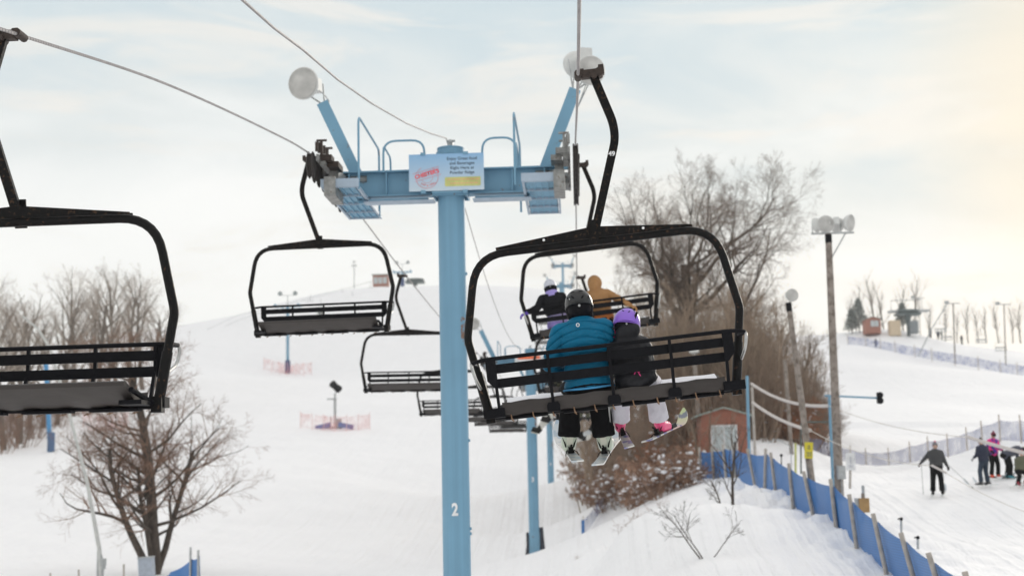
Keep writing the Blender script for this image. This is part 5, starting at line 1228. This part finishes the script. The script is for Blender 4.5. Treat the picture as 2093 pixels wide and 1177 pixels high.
mb = MB(); mb.box(s0, (.27, .02, .52), Matrix.Rotation(R(4), 3, 'Y')); ys_ = mb.build('warning_sign', mat('yellow_warning_sign', (.62, .52, .03), .5, 0, .05), lt)
mb = MB(); mb.tube([s0 + Vector((.03*math.cos(a_)-.0, -.016, .10+.05*math.sin(a_))) for a_ in np.linspace(.3, 5.4, 12)], .008, 5); mb.tube([s0+Vector((.03, -.016, .16)), s0+Vector((.04, -.016, .03))], .008, 5)
for k in range(3): mb.box(s0 + Vector((0.01, -.014, -.07-.05*k)), (.17, .004, .018))
mb.build('sign_marks', M['ink'], ys_)
def simple_post(name, px0, pyt, D, r, label, cat='post', m=None, basepx=None):
    g = G(basepx or px0, D); top = P(px0, pyt, D); t = empty(name, g, label, cat); mb = MB(); mb.tube([Vector((0, 0, -.2)), top-g], r, 10); mb.build('shaft', m or M['galv'], t); return t, top-g
# pale slender poles inside the thicket
t_, h_ = simple_post('snow_pole', 1604, 735, 80, .11, 'pale slim pole in front of the thicket left of the leaning pole', 'pole', M['wood_pole'], 1618)
t_, h_ = simple_post('lamp_post', 1419, 722, 82, .13, 'pale lamp post with a small white lamp inside the thicket behind chair 49', 'lamp post', M['wood_pole'], 1432)
mb = MB(); mb.lathe([(0, .1), (.1, .30), (.3, .27), (.42, .08)], h_ + Vector((0, 0, -.05)), (0, 0, 1), 14); mb.build('lamp_head', M['lamp'], t_)
t_, h_ = simple_post('utility_post', 1360, 850, 84, .10, 'grey bare trunk like post standing low in the thicket', 'post', M['wood_pole'])
# two chutes of padded rope between blue posts
t_, h_ = simple_post('blue_post', 1527, 768, 66, .07, 'slim blue steel post right of the brick shed', 'post', M['blue'], 1532)
t_, h_ = simple_post('white_post', 1537, 790, 64, .06, 'weathered white post beside the blue steel post', 'post', M['post_wood'], 1545)
t2_, h2_ = simple_post('blue_post', 1695, 808, 52, .05, 'slim blue post with a long horizontal arm beside the tall light pole', 'post', M['blue'], 1703)
mb = MB(); mb.tube([h2_ + Vector((-.16, 0, 0)), P(1792, 813, 52) - t2_.location], .035, 8); mb.build('arm', M['blue'], t2_)
e_ = P(1797, 813, 52) - t2_.location; mb = MB(); mb.box(e_, (.16, .14, .40)); mb.lathe([(0, .09), (.12, .12)], e_ + Vector((0, -.07, .09)), (0, -1, 0), 12); mb.lathe([(0, .09), (.12, .12)], e_ + Vector((0, -.07, -.11)), (0, -1, 0), 12); mb.build('signal_head', M['slat'], t2_)
M['thinrope'] = mat('thin_tow_rope', (.66, .61, .55), .8)
M['pvc'] = mat('pinkish_white_rope_cover', (.58, .53, .50), .6, 0, .06, 4)
def hose(a, b, sag, r, label, m=None):
    pts = cable_curve(P(*a), P(*b), sag, 24); mb = MB(); mb.tube(pts, r, 8); return tag(mb.build('tow_rope', m or M['pvc']), label, 'rope')
hose((1536, 784, 64), (1694, 829, 52), .30, .06, 'upper thick pale tow rope cover sagging from the blue post to the light pole')
hose((1538, 822, 64), (1656, 879, 47), .15, .06, 'lower thick pale tow rope cover sagging to the leaning pole')
hose((1656, 879, 47), (1905, 951, 42.5), .25, .012, 'thin tow rope running right in front of the charcoal skier', M['thinrope'])
hose((1905, 951, 42.5), (1934, 966, 42), .0, .035, 'short thick grip section of the tow rope at the charcoal skier')
hose((1934, 966, 42), (2140, 1060, 38), .12, .010, 'thin end of the tow rope slanting down to the right edge', M['thinrope'])
hose((1694, 829, 52), (1978, 893, 42.5), .2, .012, 'thin upper tow rope running right above the grey fence', M['thinrope'])
hose((1978, 893, 42.5), (2130, 934, 38), .02, .05, 'thick pale covered rope crossing the skiers at the right edge')
# metal frame gate
fr0 = G(1637, 62); t = empty('pipe_frame', fr0, 'dark grey pipe frame standing behind the yellow sign', 'frame'); mb = MB()
mb.tube(round_path([Vector((0, 0, -.1)), P(1637, 862, 62) - fr0, P(1693, 862, 62) - fr0], .1), .035, 8); mb.build('pipe', mat('dark_green_pipe', (.06, .09, .08), .5), t)
fr0 = G(1618, 58); t = empty('hand_rail', fr0, 'slim grey hand rail hoop behind the blue fence', 'rail'); mb = MB()
mb.tube(round_path([Vector((0, 0, -.1)), P(1617, 912, 58) - fr0, P(1585, 896, 58) - fr0, P(1570, 905, 58) - fr0], .15), .02, 6); mb.build('pipe', M['galv'], t)
t_, h_ = simple_post('yellow_post', 1626, 905, 57, .045, 'short yellow post behind the blue fence', 'post', M['yellow_sign'])
t_, h_ = simple_post('marker_post', 1597, 930, 55, .02, 'thin dark stake with a small head behind the blue fence', 'stake', M['slat'])
mb = MB(); mb.ball(h_, .06, 8, 6); mb.build('head', M['slat'], t_)
# white sign
g = G(1737, 57); t = empty('white_sign', g, 'small white notice on a wooden post right of the light pole', 'sign'); q = P(1738, 943, 57) - g
mb = MB(); mb.tube([Vector((0, 0, -.1)), q], .05, 8); mb.build('post', M['post_wood'], t)
mb = MB(); mb.box(q + Vector((0, -.06, 0)), (.36, .03, .68)); b_ = mb.build('notice', M['sign_white'], t)
mb = MB(); mb.box(q + Vector((0, -.078, .05)), (.03, .004, .28)); mb.box(q + Vector((0, -.078, -.16)), (.20, .004, .025)); mb.box(q + Vector((0, -.078, -.22)), (.16, .004, .02)); mb.build('notice_marks', mat('grey_mark', (.3, .3, .35), .6), b_)
# wooden box on post
g = G(1764, 43); t = empty('control_box', g, 'tan plywood box on a post beside a grey conduit box, just above the blue fence', 'control box'); q = P(1766, 1032, 43) - g
mb = MB(); mb.tube([Vector((0, 0, -.1)), q + Vector((0, .08, .35))], .05, 8); mb.build('post', M['wood_pole'], t)
mb = MB(); mb.box(q, (.30, .14, .42)); mb.build('plywood_box', mat('plywood', (.36, .22, .09), .7, 0, .15, 8), t)
mb = MB(); mb.box(q + Vector((-.20, .05, .04)), (.12, .10, .34)); mb.tube([q + Vector((.02, .1, .2)), q + Vector((.02, .1, .58))], .045, 8); mb.build('conduit_box', M['galv'], t)
for px, D, lb_ in ((1842, 39, 'thin grey hydrant pipe with a small valve behind the blue fence'), (1876, 37.5, 'second thin hydrant pipe, lower and closer to the right end of the blue fence')):
    t_, h_ = simple_post('hydrant', px, 1060 if px < 1860 else 1098, D, .03, lb_, 'hydrant')
    mb = MB(); mb.tube([h_ + Vector((-.09, 0, 0)), h_ + Vector((.04, 0, .02))], .018, 6); mb.ball(h_, .05, 8, 6); mb.build('valve', M['slat'], t_)
# brick shed
def brick_mat():
    m = bpy.data.materials.new('red_brick'); m.use_nodes = True; t = m.node_tree; B = t.nodes['Principled BSDF']; B.inputs['Roughness'].default_value = .85
    tcn = t.nodes.new('ShaderNodeTexCoord'); b = t.nodes.new('ShaderNodeTexBrick'); b.inputs['Color1'].default_value = (.33, .10, .055, 1); b.inputs['Color2'].default_value = (.24, .08, .05, 1); b.inputs['Mortar'].default_value = (.30, .24, .2, 1)
    b.inputs['Scale'].default_value = 4; b.inputs['Mortar Size'].default_value = .012; mp_ = t.nodes.new('ShaderNodeMapping'); mp_.inputs['Rotation'].default_value = (R(90), 0, 0); t.links.new(tcn.outputs['Object'], mp_.inputs[0]); t.links.new(mp_.outputs[0], b.inputs[0]); t.links.new(b.outputs[0], B.inputs['Base Color']); return m
M['brick'] = brick_mat(); M['shingle'] = mat('grey_green_roof', (.28, .33, .30), .8, 0, .15, 6); M['pane'] = mat('window_glass_grey', (.48, .53, .54), .15, 0, .1, 3)
def hut(name, label, pxl, pxr, pye, pyb, pyapex, D, wallm, depth, windows, trim, flat=False, cat='hut', base_dz=-.6):
    a, b = P(pxl, pyb, D), P(pxr, pyb, D); c = (a+b)/2; W = (b-a).length; ze = P((pxl+pxr)/2, pye, D).z; za = P((pxl+pxr)/2, pyapex, D).z
    t = empty(name, (c.x, D, c.z), label, cat); z0 = base_dz; he = ze-c.z; ha = za-c.z
    mb = MB()
    if flat: mb.box((0, depth/2, (he+z0)/2), (W, depth, he-z0))
    else: mb.prism([(-W/2, z0), (W/2, z0), (W/2, he), (0, ha), (-W/2, he)], 0, depth, 'y')
    mb.build('wall', wallm, t, smooth=False)
    mb = MB(); o = .12*W
    if flat: mb.box((0, depth/2, he+.12), (W+.5, depth+.5, .22))
    else:
        th = .07*W*.5
        mb.prism([(-W/2-o, he-o*(ha-he)/(W/2)), (0, ha), (W/2+o, he-o*(ha-he)/(W/2)), (W/2+o, he-o*(ha-he)/(W/2)+th), (0, ha+th), (-W/2-o, he-o*(ha-he)/(W/2)+th)], -.15, depth+.15, 'y')
    mb.build('roof', M['shingle'], t, smooth=False)
    for (x, z, w_, h_, nv) in windows:
        f = MB(); e = .06*min(1.6, w_)
        for q in (-1, 1): f.box((x+q*(w_/2), -.02, z), (e, .06, h_+e)); f.box((x, -.022, z+q*h_/2), (w_-e, .06, e))
        for k in range(1, nv): f.box((x - w_/2 + w_*k/nv, -.018, z), (e*.7, .05, h_-e))
        wo = f.build('window', trim, t, smooth=False); g_ = MB(); g_.box((x, -.006, z), (w_-e, .01, h_-e)); g_.build('pane', M['pane'], wo, smooth=False)
    return t
hut('brick_shed', 'small red brick shed with a white framed window behind the blue fence', 1436, 1531, 848, 955, 834, 76, M['brick'], 2.6, [(-.02, 1.52, 1.32, 1.35, 2)], M['sign_white'], base_dz=-1.0)
kk = None
for (px, D, s_) in ((1452, 74, .95), (1500, 74.5, .75), (1425, 73, 1.1)):
    make_tree('slim_tree', ['slim twiggy sapling crossing the window of the brick shed', 'short twiggy sapling at the right side of the brick shed window', 'slim twiggy sapling at the left corner of the brick shed'][{1452: 0, 1500: 1, 1425: 2}[px]], 'tree', None, G(px, D), [M['bark'], M['twig']], grow(800+px, 4.4, .045, [(9, .45, 40), (5, .5, 40), (3, .5, 40)], wob=.14, trop=.1, trunk_frac=.2, split=1), 0, s_)
M['redwood'] = mat('red_wood_wall', (.34, .15, .11), .8, 0, .15, 4)
hut('lift_hut', 'flat roofed red lift hut with three windows on the crest above the left chairs', 762, 793, 562, 590, 560, 352, M['redwood'], 3, [(-1.15, 2.1, .95, 1.5, 1), (.0, 2.1, .85, 1.5, 1), (1.15, 2.1, .85, 1.5, 1)], M['lamp'], True)
hut('red_hut', 'little red hut with a large window on the knoll of the upper right hill', 1770, 1801, 652, 674, 647, 258, M['redwood'], 3, [(.25, 1.15, 1.5, 1.2, 2)], M['redwood'])
# lift stations
def drive_station(px, py_base, D, s, label, cream=False):
    c = P(px, py_base, D); t = empty('lift_station', c, label, 'lift station')
    mb = MB(); mb.tube([(0, 0, -1), (0, 0, 3.2*s)], .3*s, 10); mb.box((0, 0, 3.5*s), (4.5*s, 3*s, .4*s)); mb.lathe([(0, 2.1*s), (.2*s, 2.2*s), (.4*s, 2.1*s)], (0, 0, 3.9*s), (0, 0, 1), 20); mb.box((0, 0, 2.8*s), (.9*s, .9*s, 1.1*s)); mb.build('drive_unit', mat('station_grey', (.12, .15, .15), .6), t)
    if cream:
        mb = MB(); mb.box((-2.6*s, 0, .9*s), (2.0*s, 2*s, 2.9*s)); mb.build('cabin', mat('cream_cabin', (.60, .48, .34), .7), t); mb = MB(); mb.box((.9*s, -.2, 1.0*s), (1.6*s, 1.6*s, 2.4*s)); mb.build('motor_housing', mat('grey_housing', (.22, .24, .25), .7), t)
        mb = MB(); mb.box((.2*s, 0, 4.1*s), (7.5*s, 2*s, .35*s)); mb.tube([(-3*s, 0, 4.1*s), (-3*s, 0, 6.2*s), (2.8*s, 0, 6.3*s), (2.8*s, 0, 4.1*s)], .09*s, 5); mb.build('rail_frame', M['galv'], t)
drive_station(849, 607, 352, 1.05, 'dark lift drive station on the crest above the blue pole')
drive_station(1857, 680, 258, .95, 'cream and grey lift station on the upper right plateau', True)
# far left lift line with its own towers, rope and small chairs
def far_tower(px, pyb, pyt, D, label, aw=4.6, pad=True, r=.28, lamps=True):
    b = P(px, pyb, D); b.z = gz(b.x, D) - .2; zt = P(px, pyt, D).z - b.z; t = empty('lift_tower', b, label, 'lift tower', 'blue towers of the neighbouring lift')
    mb = MB(); mb.tube([(0, 0, -.5), (0, 0, zt)], r, 12); mb.build('pole', M['blue'], t)
    mb = MB(); mb.box((0, 0, zt), (aw, .35, .35)); mb.tube([(-aw*.3, 0, zt), (0, 0, zt-1.1)], .08, 6); mb.tube([(aw*.3, 0, zt), (0, 0, zt-1.1)], .08, 6)
    for q in (-1, 1): mb.box((q*aw*.46, 0, zt+.12), (.35, 2.4, .45))
    mb.build('crossarm', M['blue'], t)
    if pad: mb = MB(); mb.lathe([(0, r*1.8), (2.2, r*1.7)], (0, 0, 0), (0, 0, 1), 12); mb.build('crash_pad', M['pad_navy'], t)
    if lamps:
        mb = MB(); mb.tube([(0, 0, zt), (0, 0, zt+2.0)], .07, 6); mb.box((0, 0, zt+2.0), (2.6, .1, .1)); mb.build('lamp_mast', M['galv'], t)
        for q in (-1, 1): mb = MB(); mb.lathe([(0, .42), (.3, .4), (.5, .15)], (q*1.35, -.2, zt+2.35), (q*.3, 1, 0), 12); mb.build('floodlight', mat('far_lamp', (.3, .33, .33), .6), t)
far_tower(588, 757, 626, 254, 'blue tower with two lamps on the left slope, a red net at its foot')
far_tower(823, 606, 556, 340, 'blue tower standing on the crest beside the lift hut')
t_, h_ = simple_post('blue_pole', 94, 742, 133, .22, 'bright blue pole with a padded foot seen through the nearest empty chair', 'pole', mat('bright_blue_pole', srgb(70, 140, 190), .5), 103)
mb = MB(); mb.lathe([(0, .36), (1.8, .34)], (.05, 0, 0), (0, 0, 1), 12); mb.build('foot_pad', mat('slate_blue_pad', srgb(75, 100, 135), .6), t_)
t_, h_ = simple_post('light_pole', 724, 543, 352, .12, 'thin light pole on the crest left of the lift hut', 'light pole', M['galv'])
mb = MB(); mb.box(h_, (1.4, .3, .5)); mb.box(h_ + Vector((0, 0, 1.0)), (.8, .3, .5)); mb.tube([h_, h_+Vector((0, 0, 1))], .1, 6); mb.build('lamp_cluster', M['lamp'], t_)
fc = None
def far_chair(px, py, D, label, rider_=False, s=1.0):
    p = P(px, py, D); t = empty('far_chair', p, label, 'chairlift chair', 'tiny chairs of the neighbouring lift')
    mb = MB(); mb.tube([(0, 0, 3.0), (.1, 0, 2.2), (0, 0, 1.6)], .05, 5); mb.tube(round_path([(-.75, 0, 0), (-.85, 0, .8), (-.6, 0, 1.6), (.6, 0, 1.6), (.85, 0, .8), (.75, 0, 0)], .3, 4), .05, 5); mb.build('frame', M['galv'], t)
    mb = MB(); mb.box((0, .2, .02), (1.5, .5, .10)); mb.box((0, .0, .55), (1.5, .06, .12)); mb.build('seat', M['vinyl'], t)
    if rider_:
        J = seat_pose(0, 1, 0); off = Vector((0, 0, 3.0))
        for k, (xx, c1) in enumerate(((-.3, navy), (.32, orange if k_alt else olive))):
            Jx = {a: Vector(v) + Vector((xx, 0, 3.0)) for a, v in seat_pose(0, 1, 0).items()}
            make_person('tiny rider on a far chair of the neighbouring lift', Matrix.Translation(p), Jx, dict(jacket=c1, pants=blk_p, glove=blk_m, boot=blk_m, helmet=hb_, goggles=False), 1.0, .05, False, 'tiny riders of the neighbouring lift')
k_alt = 1
for (px, py, D, rd) in ((430, 716, 292, True), (487, 688, 296, False), (634, 628, 318, False), (655, 640, 300, True), (699, 614, 325, False), (720, 622, 318, True), (757, 601, 335, False)):
    far_chair(px, py, D, ('tiny occupied' if rd else 'tiny empty') + ' chair of the neighbouring lift on the far left slope', rd); k_alt = 1 - k_alt
for dx, lb_ in ((0, 'thin rope of the neighbouring lift over the left slope, nearer strand'), (1, 'thin rope of the neighbouring lift over the left slope, farther strand')):
    pts = [P(*q) for q in ((330, 735-dx*6, 285), (430, 680-dx*10, 292), (487, 654-dx*10, 296), (588, 622-dx*2, 300), (720, 588-dx*3, 320), (823, 556, 340))]; mb = MB(); mb.tube(pts, .03, 5); tag(mb.build('far_rope', M['galv']), lb_, 'rope')
# snow gun
g = G(685, 147); t = empty('snow_gun', g, 'black snow gun on a grey mast with blue mats around its foot', 'snow gun')
zt = P(685, 815, 147).z - g.z
mb = MB(); mb.tube([(0, 0, -.2), (0, 0, zt)], .14, 10); mb.box((-.3, 0, zt), (1.0, .6, .12)); mb.tube([(0, 0, zt), (0, 0, zt+.6)], .1, 8); mb.build('mast', M['galv'], t)
mb = MB(); mb.lathe([(-.55, .38), (-.5, .42), (.1, .34), (.6, .40), (.62, .30)], (.1, 0, zt+1.25), (-.45, -.55, .45), 16); mb.build('barrel', M['slat'], t)
mb = MB(); mb.box((.35, .2, .5), (.6, .4, 1.0)); mb.tube([(-.9, 0, .1), (.9, 0, .1)], .09, 6); mb.tube([(-.5, .3, .1), (-.5, .3, 1.3)], .05, 6); mb.build('pump', M['galv'], t)
for (x, w_, rz) in ((-1.2, 1.6, 12), (1.2, 1.6, -12)): mb = MB(); mb.box((x, -.4, .22), (w_, .14, .5), Matrix.Rotation(R(-rz), 3, 'Y')); mb.build('mat', mat('blue_mat', srgb(95, 125, 175), .7), t)
# tilted snow-making lance at the left
g = G(208, 50); t = empty('snow_lance', g, 'tall tilted pale snow making lance in front of the lower left tree', 'snow lance')
path = [P(*q) - g for q in ((210, 1230, 50), (203, 1120, 50), (178, 985, 50), (141, 842, 50), (104, 715, 50), (78, 672, 50), (46, 646, 50))]
mb = MB(); mb.tube([Vector((.03, 0, -.1))] + path[:4] + path[4:], [.085, .085, .075, .065, .055, .05, .04, .035], 10); mb.build('lance', mat('pale_lance', (.52, .52, .50), .5, .2, .12, 5), t)
mb = MB(); b_ = P(206, 1150, 50) - g; mb.tube([b_ + Vector((-.12, 0, -1.2)), b_ + Vector((-.10, 0, .45))], .04, 8); mb.tube([b_ + Vector((.05, -.05, -1.2)), b_ + Vector((.10, -.05, .05))], .05, 8); mb.box(b_ + Vector((.07, 0, .03)), (.22, .14, .26)); mb.tube([b_ + Vector((.03, -.05, .3)), b_ + Vector((.18, -.05, -.2))], .03, 6); mb.build('winch', M['galv'], t)
# bottom left box and stakes
g = G(300, 52); t = empty('grey_cabinet', g, 'pale grey cabinet tilted beside the blue fence at the bottom left', 'cabinet'); q = P(300, 1163, 52) - g
mb = MB(); mb.box(q, (.50, .4, .85), Matrix.Rotation(R(-4), 3, 'Y')); mb.build('body', mat('cabinet_grey', (.36, .40, .46), .5), t)
mb = MB(); mb.box(q + Vector((-.03, -.0, .44)), (.54, .44, .04), Matrix.Rotation(R(-4), 3, 'Y')); mb.box(q + Vector((0, 0, -1.2)), (.1, .1, 1.7)); mb.build('frame', M['galv'], t)
for px, py, lb_ in ((161, 1163, 'thin grey stake left of the lance at the bottom edge'), (253, 1152, 'thin grey stake right of the lance at the bottom edge'), (103, 1170, 'stake top barely showing at the bottom edge, farthest left')):
    t_, h_ = simple_post('stake', px, py, 52, .035, lb_, 'stake', M['post_wood'])
# right plateau masts
def mast(px, pyb, pyt, D, label, arm=None, r=.12):
    b = P(px, pyb, D); t = empty('mast', b, label, 'mast'); zt = P(px-4, pyt, D) - b; mb = MB(); mb.tube([Vector((0, 0, -1)), zt], r, 8); mb.build('pole', M['wood_pole'], t)
    mb = MB(); mb.box(zt, (2.2, .15, .15)); mb.box(zt+Vector((-1.0, 0, .2)), (.6, .5, .5)); mb.build('lamp_bar', M['galv'], t)
    if arm: mb = MB(); mb.tube([zt+Vector((-.9, 0, 0))] + [P(*q) - b for q in arm], .10, 6); mb.build('lance', M['galv'], t)
mast(1952, 743, 620, 232, 'mast with a lamp bar and a long slanting lance on the upper right fence line', [(1905, 670, 232), (1877, 728, 232)])
mast(2056, 765, 622, 232, 'thin mast leaning at the right edge of the upper fence line', None, .10)
mast(1881, 680, 609, 262, 'thin mast behind the cream and grey lift station', None, .08)
# tiny figures on the plateau
for k, (px, D, j) in enumerate(((1902, 258, gj), (1918, 257, navy), (1925, 258, olive), (1966, 254, gj), (1791, 240, gj))):
    skier(px, D, 1.75, random.uniform(0, 360), dict(jacket=j, pants=blk_p, glove=blk_m, boot=blk_m, helmet=hb_, goggles=False), 'tiny dark figure standing on the upper right plateau', vox=.05, poles=False, skis=False, group='tiny figures on the upper right plateau')
for k, (px, py) in enumerate(((2046, 716), (1935, 694), (2006, 700), (1922, 678))):
    p = P(px, py, 252); t = empty('far_chair', p, 'tiny chair hanging low over the upper right plateau', 'chairlift chair', 'tiny chairs over the upper right plateau')
    mb = MB(); mb.box((0, 0, 0), (1.9, .5, .12)); mb.box((0, 0, .5), (1.9, .1, .25)); mb.tube([(-.95, 0, 0), (-.9, 0, 1.4), (.9, 0, 1.4), (.95, 0, 0)], .05, 5); mb.tube([(0, 0, 1.4), (0, 0, 2.6)], .05, 5); mb.build('seat_and_frame', M['galv'], t)
# ------------------------------------------------------------ winter haze: one closed box of thin air round the camera and the whole scene
hm = bpy.data.materials.new('haze'); hm.use_nodes = True; ht = hm.node_tree; ht.nodes.clear()
ho_ = ht.nodes.new('ShaderNodeOutputMaterial'); hv = ht.nodes.new('ShaderNodeVolumePrincipled'); hv.inputs['Density'].default_value = 0.00045; hv.inputs['Color'].default_value = (.97, .975, .98, 1); hv.inputs['Anisotropy'].default_value = 0.0
ht.links.new(hv.outputs[0], ho_.inputs['Volume'])
zlo_ = float(z_all.min()) - 1.0
mb = MB(); mb.box((0, 290, (zlo_ + 68)/2), (604, 664, 68 - zlo_)); hz = mb.build('haze', hm, smooth=False); tag(hz, kind='stuff')
